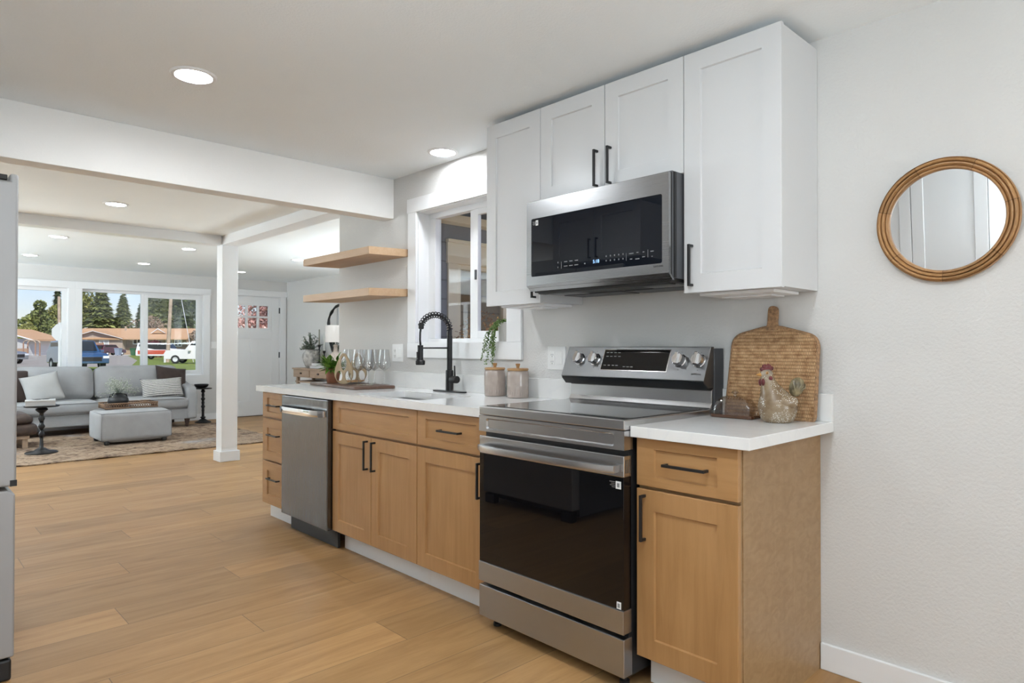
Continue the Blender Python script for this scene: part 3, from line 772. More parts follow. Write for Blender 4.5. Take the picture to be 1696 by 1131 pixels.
# countertops
t = thing('countertop', 'long white quartz countertop with sink cut-out and low upstand below the window', 'countertop', (-.33, 3.3, .9))
sl = MB(); ya, yb = 2.143, 4.556; SX0, SX1, SY0, SY1 = -.575, -.225, 2.725, 3.355
for a in ((-.650, SX0, ya, yb), (SX1, -.001, ya, yb), (SX0, SX1, ya, SY0), (SX0, SX1, SY1, yb)): sl.box(a[0], a[1], a[2], a[3], CTB, CT)
slab = sl.build('slab', 'quartz', t)
MB().box(-.021, -.001, ya, yb, CT, CT + .103).build('upstand', 'quartz', t, bevel=0.0015)
t = thing('countertop', 'short white quartz countertop on the end cabinet under the woven board', 'countertop', (-.33, 1.15, .9))
MB().box(-.654, -.001, .936, 1.370, .877, .9145).build('slab', 'quartz', t, bevel=0.002)
MB().box(-.021, -.001, .936, 1.370, .9145, 1.017).build('upstand', 'quartz', t, bevel=0.0015)
# sink
t = thing('sink', 'undermount stainless steel sink bowl in the white counter', 'sink', (-.4, 3.04, .7))
sk = MB(); x0, x1, y0, y1, zb, zt = SX0 - .004, SX1 + .004, SY0 - .004, SY1 + .004, .68, CTB - .001
sk.box(x0 - .012, x0, y0 - .012, y1 + .012, zb, zt).box(x1, x1 + .012, y0 - .012, y1 + .012, zb, zt).box(x0, x1, y0 - .012, y0, zb, zt).box(x0, x1, y1, y1 + .012, zb, zt).box(x0 - .012, x1 + .012, y0 - .012, y1 + .012, zb - .012, zb)
sk.build('basin', 'steel_sink', t)
MB().lathe([(.045, zb), (.045, zb + .003), (.03, zb + .004), (.0, zb + .001)], (-.4, 3.04, 0), 24).build('drain', 'chrome', t, smooth=40)
# faucet
FX, FY = -.085, 3.10
t = thing('faucet', 'matte black spring-neck pull-down faucet behind the sink', 'faucet', (FX, FY, CT))
pl = MB().prism([(FX + .026 * cos(a) * (1 if abs(cos(a)) < 1 else 1), FY + (.118 if sin(a) > 0 else -.118) + .030 * sin(a)) for a in [2 * pi * k / 24 for k in range(24)]], 'Z', CT + .0005, CT + .008).build('base_plate', 'black', t, bevel=0.002)
MB().lathe([(.0235, CT + .008), (.0235, CT + .128), (.020, CT + .130), (.0165, CT + .132), (.0165, CT + .335), (.0145, CT + .337), (.0145, CT + .372), (.011, CT + .374), (0, CT + .374)], (FX, FY, 0), 24).build('post', 'black', t, smooth=35)
R = .105; cx = FX - R; zc = CT + .372
path = []
for k in range(0, 41):
    a = pi * k / 40 * 0.93
    path.append(Vector((cx + R * cos(a), FY, zc + R * 0.80 * sin(a))))
path = [Vector((FX, FY, CT + .36))] + path
hose_end = Vector((FX - .212, FY, CT + .275))
low = [path[-1] + (hose_end - path[-1]) * s + Vector((-.006 * sin(pi * s), 0, 0)) for s in (.35, .7, 1.0)]
MB().tube(path + low, .0062, 10).build('hose', 'black_soft', t, smooth=180)
# spring: a helix around the arched hose
sp = []; turns = 16; N = turns * 16
L = len(path) - 1
for k in range(N + 1):
    s = k / N * L; i = min(int(s), L - 1); fr = s - i
    p = path[i].lerp(path[i + 1], fr); tn = (path[i + 1] - path[i]).normalized(); side = Vector((0, 1, 0)); nn = tn.cross(side)
    a = 2 * pi * turns * k / N
    sp.append(p + (side * cos(a) + nn * sin(a)) * .0165)
MB().tube(sp, .0031, 6).build('spring', 'black', t, smooth=180)
MB().lathe([(.010, -.02), (.0155, -.016), (.0155, .012), (.011, .018)], path[-1], 16, 'Z').build('collar', 'black', t, smooth=40)
hx = FX - .213
hd = MB().lathe([(.0, .165), (.025, .165), (.027, .172), (.027, .188), (.017, .196), (.0165, .27), (.0165, .278), (.0, .279)], (hx, FY, CT), 20).build('spray_head', 'black', t, smooth=40)
MB().box(hx - .024, hx - .014, FY - .006, FY + .006, CT + .19, CT + .24).build('trigger', 'black_soft', hd, bevel=.002)
MB().tube([(FX, FY, CT + .262), (hx + .012, FY, CT + .262)], .0045, 8).build('support_arm', 'black', t, smooth=180)
lv = MB().lathe([(0, 0), (.021, 0), (.022, .003), (.022, .052), (.020, .056), (0, .056)], (FX, FY - .018, CT + .076), 20, 'Y', Matrix.Scale(-1, 4, (0, 1, 0)))
lv = lv.build('valve', 'black', t, smooth=40)
MB().tube([(FX, FY - .05, CT + .09), (FX - .004, FY - .052, CT + .158)], [.0052, .0042], 8).build('lever', 'black', lv, smooth=180)

# dishwasher
t = thing('dishwasher', 'grey stainless dishwasher with curved bar handle between maple cabinets', 'dishwasher', (-.33, 3.81, 0))
MB().box(-.60, -.02, 3.515, 4.125, .10, .876).build('body', 'charcoal', t)
MB().box(-.660, -.602, 3.513, 4.120, .118, .876).build('door', 'steel_dw', t, bevel=.004)
MB().box(-.585, -.57, 3.52, 4.135, 0.004, .112).build('kick_plate', 'black_soft', t)
pts = []
for k in range(21):
    s = k / 20; y = 3.535 + s * .565
    pts.append((-.668 - .045 * (1 - (2 * s - 1) ** 4) ** .8, y, .795))
hb = MB(); bm = hb.bm; rings = []
for i, (x, y, z) in enumerate(pts):
    rings.append([bm.verts.new((x + dx, y, z + dz)) for dx, dz in ((-.007, -.019), (-.010, 0), (-.007, .019), (.006, .017), (.006, -.017))])
for a, b in zip(rings, rings[1:]):
    for i in range(5): bm.faces.new((a[i], a[(i + 1) % 5], b[(i + 1) % 5], b[i]))
bm.faces.new(rings[0]); bm.faces.new(rings[-1][::-1])
hb.box(-.672, -.659, 3.528, 3.548, .779, .811).box(-.672, -.659, 4.090, 4.108, .779, .811)
hb.build('handle', 'chrome', t, smooth=50)

# ------------------------------------------------------------------ range
RY0, RY1, RX = 1.374, 2.132, -.685
t = thing('range', 'freestanding stainless steel electric range with black glass oven door', 'stove', (-.34, 1.75, 0))
MB().box(-.650, -.03, RY0 + .004, RY1 - .004, .045, .895).build('body', 'black_soft', t)
ck = MB().box(RX, -.075, RY0 - .002, RY1 + .002, .900, .9365).build('cooktop_frame', 'steel', t, bevel=.004, seg=3)
MB().box(RX + .030, -.155, RY0 + .012, RY1 - .012, .9355, .9385).build('cooktop', 'cooktop', t)
# upper fascia with a pressed rectangular recess
fp = MB(); bm = fp.bm
def loop(x, ly, lz, r=.012, n=4):
    yc, zc2 = (RY0 + RY1) / 2, .8645
    return [bm.verts.new((x, a, b)) for a, b in rrect(yc, zc2, ly, lz, r, n)]
Rg = [loop(RX + .05, .762, .067, .002), loop(RX, .762, .067, .002), loop(RX, .672, .046, .010), loop(RX + .007, .660, .036, .008)]
for a, b in zip(Rg, Rg[1:]):
    m = len(a)
    for i in range(m): bm.faces.new((a[i], a[(i + 1) % m], b[(i + 1) % m], b[i]))
bm.faces.new(Rg[-1]); bm.faces.new(Rg[0][::-1])
fp.build('front_fascia', 'steel', t)
# oven door
od = MB().box(RX, RX + .045, RY0, RY1, .738, .812).build('oven_door', 'steel', t, bevel=.003)
MB().box(RX + .001, RX + .045, RY0 + .001, RY1 - .001, .281, .738).build('door_glass', 'black_glass', od, bevel=.002)
MB().box(RX - .003, RX + .045, RY0, RY1, .199, .2805).build('door_strip', 'steel_dark', od, bevel=.002)
vents = MB()
for q in range(3): vents.box(RX + .010 + q * .011, RX + .014 + q * .011, RY0 - .0006, RY0 + .002, .752, .798)
vents.build('vent', 'slot', od)
hb = MB(); bm = hb.bm; rings = []
for k in range(25):
    s = k / 24; y = RY0 + .022 + s * (RY1 - RY0 - .044)
    x = RX - .022 - .030 * (1 - (2 * s - 1) ** 4) ** .7
    rings.append([bm.verts.new((x + dx, y, .766 + dz)) for dx, dz in ((-.006, -.012), (-.008, 0), (-.006, .013), (.010, .013), (.010, -.012))])
for a, b in zip(rings, rings[1:]):
    for i in range(5): bm.faces.new((a[i], a[(i + 1) % 5], b[(i + 1) % 5], b[i]))
bm.faces.new(rings[0]); bm.faces.new(rings[-1][::-1])
for yy in (RY0 + .024, RY1 - .040): hb.box(RX - .024, RX + .001, yy, yy + .016, .755, .778)
hb.build('door_handle', 'steel', od, smooth=50)
st = MB().box(RX - .0008, RX + .001, RY0 + .012, RY0 + .034, .697, .723).build('sticker', 'label_white', od)
MB().box(RX - .0012, RX - .0006, RY0 + .018, RY0 + .028, .703, .717).build('sticker_print', 'legend', st)
st2 = MB()
for q, (a, b) in enumerate(((.038, .062), (.038, .055), (.038, .06), (.038, .052))): st2.box(RX + .0004, RX + .0012, RY0 + a, RY0 + b, .718 - q * .006, .7205 - q * .006)
st2.build('sticker_lines', 'legend', od)
st = MB().box(RX - .0008, RX + .001, RY0 + .012, RY0 + .030, .284, .308).build('sticker', 'label_white', od)
MB().box(RX - .0012, RX - .0006, RY0 + .016, RY0 + .026, .289, .303).build('sticker_print', 'legend', st)
dr = MB().box(RX, RX + .05, RY0, RY1, .050, .182).build('drawer', 'steel_dark', t, bevel=.003)
for yy in (RY0 + .03, RY1 - .06):
    for xx in (-.62, -.14): MB().lathe([(.018, 0), (.018, .012), (.010, .015), (.010, .05)], (xx, yy + .015, 0), 14).build('foot', 'black_soft', t)
# backguard: black rear column, lower splash, slanted control panel
MB().box(-.085, -.012, RY0 - .006, RY1 + .006, .90, 1.183).build('rear_housing', 'charcoal', t, bevel=.003)
MB().prism([(-.150, .935), (-.110, .940), (-.098, .960), (-.098, 1.012), (-.086, 1.020), (-.086, .935)], 'Y', RY0, RY1).build('back_splash', 'steel', t, bevel=.003, seg=3)
cpz0, cpz1 = 1.052, 1.190
def cpx(z): return -.165 + (z - cpz0) / (cpz1 - cpz0) * .060
cp = MB().prism([(cpx(cpz0), cpz0), (cpx(cpz1), cpz1), (-.08, cpz1), (-.08, 1.022), (-.128, 1.022)], 'Y', RY0 - .002, RY1 + .002).build('control_panel', 'steel_panel', t, bevel=.003, seg=3)
MB().prism([(-.160, 1.047), (-.132, 1.0215), (-.086, 1.0215), (-.086, 1.012), (-.134, 1.016), (-.164, 1.046)], 'Y', RY0 + .001, RY1 - .001).build('vent_shroud', 'black_soft', t)
tilt = atan2(.060, cpz1 - cpz0)
def on_panel(y, z, out=0.0):
    return Vector((cpx(z) - out * cos(tilt), y, z + out * sin(tilt)))
def panel_slab(y0, y1, za, zb, out, name, mat, parent):
    mb = MB(); A = [on_panel(y, z, -.004) for y, z in ((y0, za), (y1, za), (y1, zb), (y0, zb))]; B = [on_panel(y, z, out) for y, z in ((y0, za), (y1, za), (y1, zb), (y0, zb))]
    va = [mb.bm.verts.new(p) for p in A]; vb = [mb.bm.verts.new(p) for p in B]
    mb.bm.faces.new(vb); mb.bm.faces.new(va[::-1])
    for i in range(4): mb.bm.faces.new((va[i], va[(i + 1) % 4], vb[(i + 1) % 4], vb[i]))
    return mb.build(name, mat, parent)
panel_slab(1.553, 1.908, 1.083, 1.178, .0012, 'display_bezel', 'chrome', cp)
dsp = panel_slab(1.557, 1.904, 1.086, 1.175, .002, 'display', 'black_glass', cp)
lg = MB()
for zz, ys in ((1.162, (1.885, 1.865, 1.842, 1.82)), (1.145, (1.882, 1.86, 1.838, 1.815)), (1.105, (1.885, 1.862, 1.838, 1.818)), (1.100, (1.775, 1.755, 1.735))):
    for y in ys:
        p = on_panel(y, zz, .0026); lg.obox(p, (.0006, .013, .003), 0, 0, tilt)
lg.build('printed_lettering', 'legend', dsp)
rotk = Matrix.Rotation(-pi / 2 + 0, 4, 'Y') @ Matrix.Identity(4)
for y in (1.410, 1.500, 1.950, 2.044):
    p = on_panel(y, 1.131, 0)
    mt = Matrix.Rotation(-(pi / 2 - tilt), 4, 'Y')
    kn = MB().lathe([(.0295, -.003), (.0295, .004), (.026, .007), (.025, .026), (.0235, .029), (0, .029)], p, 28, 'Z', mt).build('knob', 'chrome', cp, smooth=35)
    g = MB(); q = p + (mt @ Vector((0, 0, .027)))
    mtx = Matrix.Translation(q) @ mt @ Matrix.Rotation(radians(0), 4, 'Z')
    vs = [mtx @ Vector((a, b, c)) for a in (-.026, .026) for b in (-.0075, .0075) for c in (-.006, .013)]
    v = [g.bm.verts.new(x) for x in vs]
    for f in ((0, 1, 3, 2), (4, 6, 7, 5), (0, 4, 5, 1), (2, 3, 7, 6), (0, 2, 6, 4), (1, 5, 7, 3)): g.bm.faces.new([v[i] for i in f])
    g.build('grip', 'chrome', kn, bevel=.002)
    dots = MB()
    for a in (0, 70, -70, 180):
        dots.ball(on_panel(y + .040 * sin(radians(a)), 1.131 + .036 * cos(radians(a)), .0003), .0018, 8, 4)
    dots.build('printed_dots', 'slot', cp)
words("SAMSUNG", "brand_lettering", "ink", cp, on_panel(1.412, 1.078, .0008), .010).rotation_euler = (pi / 2 - tilt, 0, -pi / 2)

# ------------------------------------------------------------------ wall cabinets and microwave
UX, UC = -.310, -.289
def wall_cabinet(label, y0, y1, z0, z1):
    t = thing('wall_cabinet', label, 'cabinet', (-.15, (y0 + y1) / 2, z0), group='white wall cabinets over the range')
    MB().box(UC, -.002, y0, y1, z0, z1).build('body', 'cab_white', t)
    return t
UT = 2.303
t = wall_cabinet('tall white shaker wall cabinet with one door, hung next to the bare wall', .992, 1.370, 1.398, UT)
o = shaker('door', .990, 1.370, 1.394, UT + .004, UX, 'cab_white', t, .070); pull(o, 1.334, 1.497, UX)
MB().box(-.24, -.03, 1.05, 1.345, 1.386, 1.3975).box(-.15, -.04, 1.10, 1.30, 1.380, 1.386).build('under_light', 'trim', t, bevel=.002)
t = wall_cabinet('short white two-door wall cabinet over the microwave', 1.374, 2.132, 1.862, UT)
o = shaker('door', 1.373, 1.752, 1.858, UT + .004, UX, 'cab_white', t, .068); pull(o, 1.721, 1.955, UX)
o = shaker('door', 1.756, 2.133, 1.858, UT + .004, UX, 'cab_white', t, .068); pull(o, 1.793, 1.955, UX)
t = wall_cabinet('white one-door wall cabinet beside the kitchen window', 2.137, 2.513, 1.400, UT)
o = shaker('door', 2.136, 2.514, 1.394, UT + .004, UX, 'cab_white', t, .070); pull(o, 2.165, 1.497, UX)
MB().box(-.24, -.03, 2.18, 2.48, 1.388, 1.3995).box(-.17, -.06, 2.25, 2.42, 1.382, 1.388).build('under_light', 'trim', t, bevel=.002)

MY0, MY1, MX = 1.376, 2.129, -.405
t = thing('microwave', 'stainless over-the-range microwave with dark glass door and lit clock', 'microwave', (-.2, 1.75, 1.44))
MB().box(-.375, -.004, MY0 + .004, MY1 - .004, 1.450, 1.856).build('body', 'dark_grey', t)
MB().box(-.366, -.352, MY0 - .0005, MY1 + .0005, 1.452, 1.852).box(-.394, -.374, MY0 + .006, MY1 - .006, 1.455, 1.85).build('side_gasket', 'black_soft', t)
# door: steel frame with rounded glass opening, lower lip slanting back
fr = MB(); zc = 1.655
dz0, dz1 = 1.466, 1.846
fr.ring_plate([(MY0, dz0), (MY1, dz0), (MY1, dz1), (MY0, dz1)], [rrect(1.752, 1.636, .694, .262, .008)], 'X', MX, MX + .014)
fr.prism([(MX, dz0), (MX + .026, 1.442), (MX + .040, 1.442), (MX + .014, dz0)], 'Y', MY0, MY1)
md = fr.build('door', 'steel_mid', t)
gl = MB().box(MX + .0025, MX + .013, 1.404, 2.100, 1.504, 1.768).build('door_glass', 'mw_glass', md)
words('5:18', 'clock_digits', 'digits', gl, (MX + .0015, 1.725, 1.541), .020)
lg = MB()
def tick(y, z, w=.012, h=.0035): lg.box(MX + .0010, MX + .003, y - w / 2, y + w / 2, z - h / 2, z + h / 2)
for z in (1.535, 1.556): tick(1.937, z, .004, .006)
tick(1.917, 1.543, .0012, .03)
for y in (1.892, 1.862, 1.832):
    tick(y, 1.556, .017); tick(y, 1.537, .020)
tick(1.785, 1.538, .006, .005)
for k in range(5):
    for z in (1.5575, 1.539): tick(1.672 - k * .021, z, .004, .006)
tick(1.572, 1.545, .0012, .03)
for y, z, w in ((1.548, 1.556, .02), (1.549, 1.534, .010), (1.519, 1.557, .009), (1.519, 1.532, .018), (1.490, 1.556, .007), (1.490, 1.537, .012), (1.451, 1.555, .014), (1.451, 1.535, .005)): tick(y, z, w)
tick(1.470, 1.548, .0012, .03)
lg.build('printed_lettering', 'legend', gl)
st = MB().box(MX + .0012, MX + .003, 2.058, 2.072, 1.735, 1.758).build('sticker', 'label_white', gl)
MB().box(MX + .0008, MX + .0012, 2.062, 2.068, 1.741, 1.752).build('sticker_print', 'legend', st)
sl = MB()
for q in range(4): sl.box(MX + .0016, MX + .003, 2.075, 2.092 - .003 * (q % 2), 1.752 - q * .0045, 1.754 - q * .0045)
sl.build('sticker_lines', 'legend', gl)
words('SAMSUNG', 'brand_lettering', 'ink', md, (MX - .0004, 1.422, 1.494), .0095)
un = MB().box(-.365, -.02, MY0 + .012, MY1 - .012, 1.436, 1.452).box(-.36, -.31, MY0 + .03, MY1 - .03, 1.430, 1.438).build('underside', 'black_soft', t, bevel=.002)
for ya in (MY0 + .03, MY1 - .20): MB().box(-.29, -.20, ya, ya + .17, 1.433, 1.437).build('lamp_cover', 'legend', un)
for ya in (MY0 + .03, 1.76): MB().box(-.19, -.05, ya, ya + .33, 1.431, 1.437).build('grease_filter', 'charcoal', un)

# ------------------------------------------------------------------ floating shelves
for z, lab in ((1.790, 'upper floating maple shelf beside the kitchen window'), (1.525, 'lower floating maple shelf beside the kitchen window')):
    o = MB().box(-.300, -.001, 3.655, 4.562, z, z + .0495)
    sh = o.build('floating_shelf', 'shelf', None, bevel=.0015)
    tag(sh, lab, 'shelf', 'floating maple shelves')
    # the shelf droops a little towards its front edge
    for v in sh.data.vertices: v.co.z += v.co.x * 0.03

# ------------------------------------------------------------------ ceiling lamps
def ceiling_lamp(label, x, y, mat='lamp', first={}):
    if mat not in first:
        t = thing('ceiling_light', label, 'ceiling light', (x, y, CEIL), group='round recessed ceiling lights')
        MB().lathe([(.070, -.004), (.074, -.0075), (.086, -.007), (.092, -.001), (.092, .004), (.070, .004)], (x, y, CEIL), 36, closed=True).build('trim_ring', 'trim', t, smooth=40)
        MB().lathe([(0, -.003), (.0715, -.003), (.0715, .002), (0, .002)], (x, y, CEIL), 36).build('diffuser', mat, t)
        first[mat] = t; return t
    return dup(first[mat], (x, y, CEIL), 0, label)
ceiling_lamp('large lit recessed light in the kitchen ceiling in front of the beam', -1.585, 2.945)
ceiling_lamp('lit recessed light close to the wall above the kitchen window', -.150, 3.085, 'lamp_window')
ceiling_lamp('added unseen recessed light in the kitchen ceiling opposite the mirror', -1.585, 0.75)  # unseen lamps from here to the back wall, added to brighten the kitchen
ceiling_lamp('added unseen recessed light in the kitchen ceiling near the added back window', -1.585, -1.45)
ceiling_lamp('added unseen recessed light in the ceiling right by the added back window', -1.585, -3.7)
ceiling_lamp('lit recessed light between the kitchen beam and the living room beam', -1.185, 6.03, 'lamp_dim')
ceiling_lamp('lit recessed light past the living room beam beside the fridge edge', -1.215, 8.24, 'lamp_dim')
ceiling_lamp('lit recessed light past the living room beam beside the white post', .049, 8.20, 'lamp_dim')
ceiling_lamp('lit recessed light by the front window wall beside the fridge edge', -1.21, 10.13, 'lamp_dim')
ceiling_lamp('lit recessed light by the front window wall over the sofa', .052, 10.06, 'lamp_dim')
ceiling_lamp('lit recessed light just past the white post by the entry door', 1.408, 10.15, 'lamp_dim')
ceiling_lamp('lit recessed light in the entry ceiling beside the floating shelf', 1.409, 8.22, 'lamp_dim')
ceiling_lamp('lit recessed light between the beams further along the living room', -3.3, 6.0, 'lamp_dim')
ceiling_lamp('lit recessed light far along the living room side wall', -3.2, 8.9, 'lamp_dim')
ceiling_lamp('lit recessed light in the hall behind the kitchen wall corner', 1.409, 5.9, 'lamp_dim')

# ------------------------------------------------------------------ wall plates
def plate(label, y, z, kind):
    t = thing('wall_plate', label, 'outlet', (-.004, y, z))
    MB().box(-.006, 0.0, y - .0625, y + .0625, z - .060, z + .060).build('plate', 'white_plastic', t, bevel=.002)
    for s, k in zip((1, -1), kind):
        if k == 'socket':
            MB().box(-.0085, -.005, y + s * .027 - .017, y + s * .027 + .017, z - .034, z + .034).build('socket', 'white_plastic', t, bevel=.001)
            m = MB()
            for dz in (-.018, .018):
                for dy in (-.006, .006): m.box(-.0092, -.0084, y + s * .027 + dy - .001, y + s * .027 + dy + .001, z + dz - .005, z + dz + .004)
                m.lathe([(.0025, -.0092), (.0025, -.0084)], (0, y + s * .027, z + dz - .010), 8, 'X')
            m.build('slots', 'slot', t)
        else:
            MB().prism([(-.0055, z - .034), (-.0095, z - .032), (-.0075, z + .032), (-.0055, z + .034)], 'Y', y + s * .027 - .017, y + s * .027 + .017).build('rocker', 'white_plastic', t, bevel=.001)
    return t
plate('white double wall plate with outlet and rocker switch left of the range panel'.replace('left of', 'beside'), 2.311, 1.131, ('socket', 'rocker'))
plate('white double wall plate with outlet and switch beneath the floating shelves', 3.771, 1.148, ('socket', 'rocker'))
t = thing('light_switch', 'white rocker switch plate on the front wall beside the large window', 'light switch', (1.40, YF, 1.22))
MB().box(1.355, 1.445, YF - .006, YF, 1.165, 1.275).build('plate', 'white_plastic', t, bevel=.002)
for xx in (1.378, 1.422): MB().box(xx - .015, xx + .015, YF - .010, YF - .005, 1.188, 1.252).build('rocker', 'white_plastic', t, bevel=.002)

# ------------------------------------------------------------------ round mirror
def ring_wood():
    m, nt, out = new_mat('segmented_ring_wood')
    b = principled(nt, out, (0.4, 0.2, 0.1), 0.42, 0, 0.4)
    t = nt.nodes.new('ShaderNodeTexCoord'); sp = nt.nodes.new('ShaderNodeSeparateXYZ'); lk(nt, t.outputs['Object'], sp.inputs[0])
    ang = math_(nt, 'MULTIPLY_ADD', math_(nt, 'ARCTAN2', sp.outputs[2], sp.outputs[1]), 7 / (2 * pi), 3.72)
    seg = math_(nt, 'FLOOR', ang); fr = math_(nt, 'FRACT', ang)
    rad = math_(nt, 'SQRT', math_(nt, 'ADD', math_(nt, 'POWER', sp.outputs[1], 2.0), math_(nt, 'POWER', sp.outputs[2], 2.0)))
    cb = nt.nodes.new('ShaderNodeCombineXYZ'); lk(nt, math_(nt, 'MULTIPLY', ang, 3.0), cb.inputs[0]); lk(nt, math_(nt, 'MULTIPLY', rad, 130.0), cb.inputs[1]); lk(nt, math_(nt, 'MULTIPLY_ADD', seg, 7.3, math_(nt, 'MULTIPLY', sp.outputs[0], 130.0)), cb.inputs[2])
    n = noise(nt, cb.outputs[0], 1.2, 6, 0.6, 0.4)
    c = ramp(nt, n.outputs[0], ((0.28, (0.24, 0.115, 0.042)), (0.5, (0.40, 0.215, 0.088)), (0.72, (0.52, 0.31, 0.145))))
    wn = nt.nodes.new('ShaderNodeTexWhiteNoise'); wn.noise_dimensions = '1D'; lk(nt, seg, wn.inputs['W'])
    c = mixc(nt, 1.0, c, ramp(nt, wn.outputs[0], ((0, (0.82,) * 3), (1, (1.12,) * 3))), 'MULTIPLY')
    c = mixc(nt, math_(nt, 'LESS_THAN', fr, 0.010), c, (0.12, 0.055, 0.02))
    lk(nt, c, b.inputs['Base Color']); bump(nt, b, n.outputs[0], 0.06)
    return m
M['ring_wood'] = ring_wood()
MYc, MZc = .580, 1.605
t = thing('round_mirror', 'round wall mirror in a grooved honey-brown wooden ring frame', 'mirror', (0, MYc, MZc))
prof = [(.164, .004), (.164, .015), (.167, .019), (.1715, .0195), (.1740, .0125), (.1765, .0205), (.180, .024), (.1835, .0235), (.1860, .0150), (.1885, .0245), (.192, .0265), (.1955, .0245), (.1975, .0165), (.2000, .0200), (.2020, .014), (.2020, .002), (.19, .002)]
MB().lathe(prof, (0, MYc, MZc), 96, 'X', Matrix.Scale(-1, 4, (1, 0, 0)), closed=True).build('frame', 'ring_wood', t, smooth=45)
MB().lathe([(0, .0045), (.168, .0045), (.168, .0015), (0, .0015)], (0, MYc, MZc), 64, 'X', Matrix.Scale(-1, 4, (1, 0, 0))).build('mirror_glass', 'mirror', t)
t.rotation_euler = (0, radians(-3.0), 0); t.location.x -= .0112      # hangs a touch forward at the top

# ------------------------------------------------------------------ canisters and hanging plant
def canister(label, x, y, seal):
    t = thing('canister', label, 'canister', (x, y, CT), group='taupe stoneware canisters')
    b = MB(); N = 96
    prof = [(.0, .0), (.050, 0), (.056, .002), (.0575, .010), (.0575, .056), (.0580, .060), (.0585, .064), (.0580, .068), (.0582, .118), (.0570, .134), (.0545, .140), (.052, .143), (.0, .143)]
    # flutes on the lower half
    rings = []
    fine = []
    for (r0, za), (r1, zb) in zip(prof, prof[1:]):
        k = 3 if zb - za > .03 else 1
        for q in range(k): fine.append((r0 + (r1 - r0) * q / k, za + (zb - za) * q / k))
    fine.append(prof[-1])
    for r, z in fine:
        if r < 1e-6:
            rings.append([b.bm.verts.new((x, y, CT + z))]); continue
        rg = []
        for k in range(N):
            a = 2 * pi * k / N
            rr = r - (.0034 * max(0, cos(a * 24)) ** .6 if .008 < z < .053 else 0)
            if seal and .072 < z < .130:
                da = (a - radians(226) + pi) % (2 * pi) - pi; e = sqrt((da * .057 / .021) ** 2 + ((z - .100) / .026) ** 2)
                if .82 < e < 1.12: rr += .0030
            rg.append(b.bm.verts.new((x + rr * cos(a), y + rr * sin(a), CT + z)))
        rings.append(rg)
    for A, B in zip(rings, rings[1:]):
        for k in range(N):
            if len(A) == 1: b.bm.faces.new((A[0], B[(k + 1) % N], B[k]))
            elif len(B) == 1: b.bm.faces.new((A[k], A[(k + 1) % N], B[0]))
            else: b.bm.faces.new((A[k], A[(k + 1) % N], B[(k + 1) % N], B[k]))
    b.build('body', 'stoneware', t, smooth=60)
    ld = MB().lathe([(0, .1432), (.055, .1432), (.0570, .146), (.0570, .153), (.0545, .156), (0, .156)], (x, y, CT), 40).build('lid', 'acacia', t, smooth=40)
    MB().lathe([(.0, .156), (.009, .156), (.008, .162), (.012, .174), (.0125, .180), (.0, .181)], (x, y, CT), 16).build('knob', 'mango', ld, smooth=50)
    return t
canister('taupe stoneware canister with wooden lid, an oval seal on it, next to the faucet', -.092, 2.690, True)
canister('taupe stoneware canister with wooden lid, the one nearer the range', -.092, 2.508, False)
t = thing('hanging_plant', 'white pot of trailing string-of-pearls on the window sill above the canisters', 'plant', (.045, 2.752, 1.2205))
px, py, pz = .045, 2.752, 1.2205
MB().lathe([(.0, 0), (.036, 0), (.038, .003), (.043, .105), (.0435, .110), (.040, .110), (.037, .095), (0, .095)], (px, py, pz), 28).build('pot', 'pot_white', t, smooth=50)
MB().lathe([(0, .096), (.037, .096)], (px, py, pz), 20).build('soil', 'soil', t)
pm = MB(); sm = MB(); rp = random.Random(3)
for k in range(120):
    a = rp.uniform(0, 2 * pi); r = rp.uniform(0, .042) ; q = Vector((px + r * cos(a), py + r * sin(a), pz + .105 + rp.uniform(0, .022)))
    pm.ball(q, rp.uniform(.0038, .006), 6, 4, sz=.8)
for k in range(14):
    a = radians(rp.uniform(75, 215)); L0 = rp.choice((.06, .10, .14, .19, .24, .26)) * rp.uniform(.85, 1.05)
    x0 = px + .042 * cos(a); y0 = py + .042 * sin(a)
    if x0 > px - .005: L0 *= .3
    xe = min(x0, -.026 - rp.uniform(0, .03)) if L0 > .05 else x0
    ye = y0 + rp.uniform(.01, .08)
    pts = [Vector((px + .03 * cos(a), py + .03 * sin(a), pz + .108))]
    n = max(4, int(L0 / .008))
    for i in range(n + 1):
        s = i / n; e = min(1, s * 3.2)
        pts.append(Vector((x0 + (xe - x0) * e, y0 + (ye - y0) * s, pz + .112 - L0 * s + .012 * sin(pi * min(1, s * 4)))))
    sm.tube(pts, .0009, 4)
    for p in pts[1:]:
        for _ in range(2):
            pm.ball(p + Vector((rp.uniform(-.008, .005), rp.uniform(-.009, .009), rp.uniform(-.004, .004))), rp.uniform(.0026, .0046), 6, 4, sz=.85)
pm.build('foliage', 'string', t, smooth=180); sm.build('stems', 'string', t)

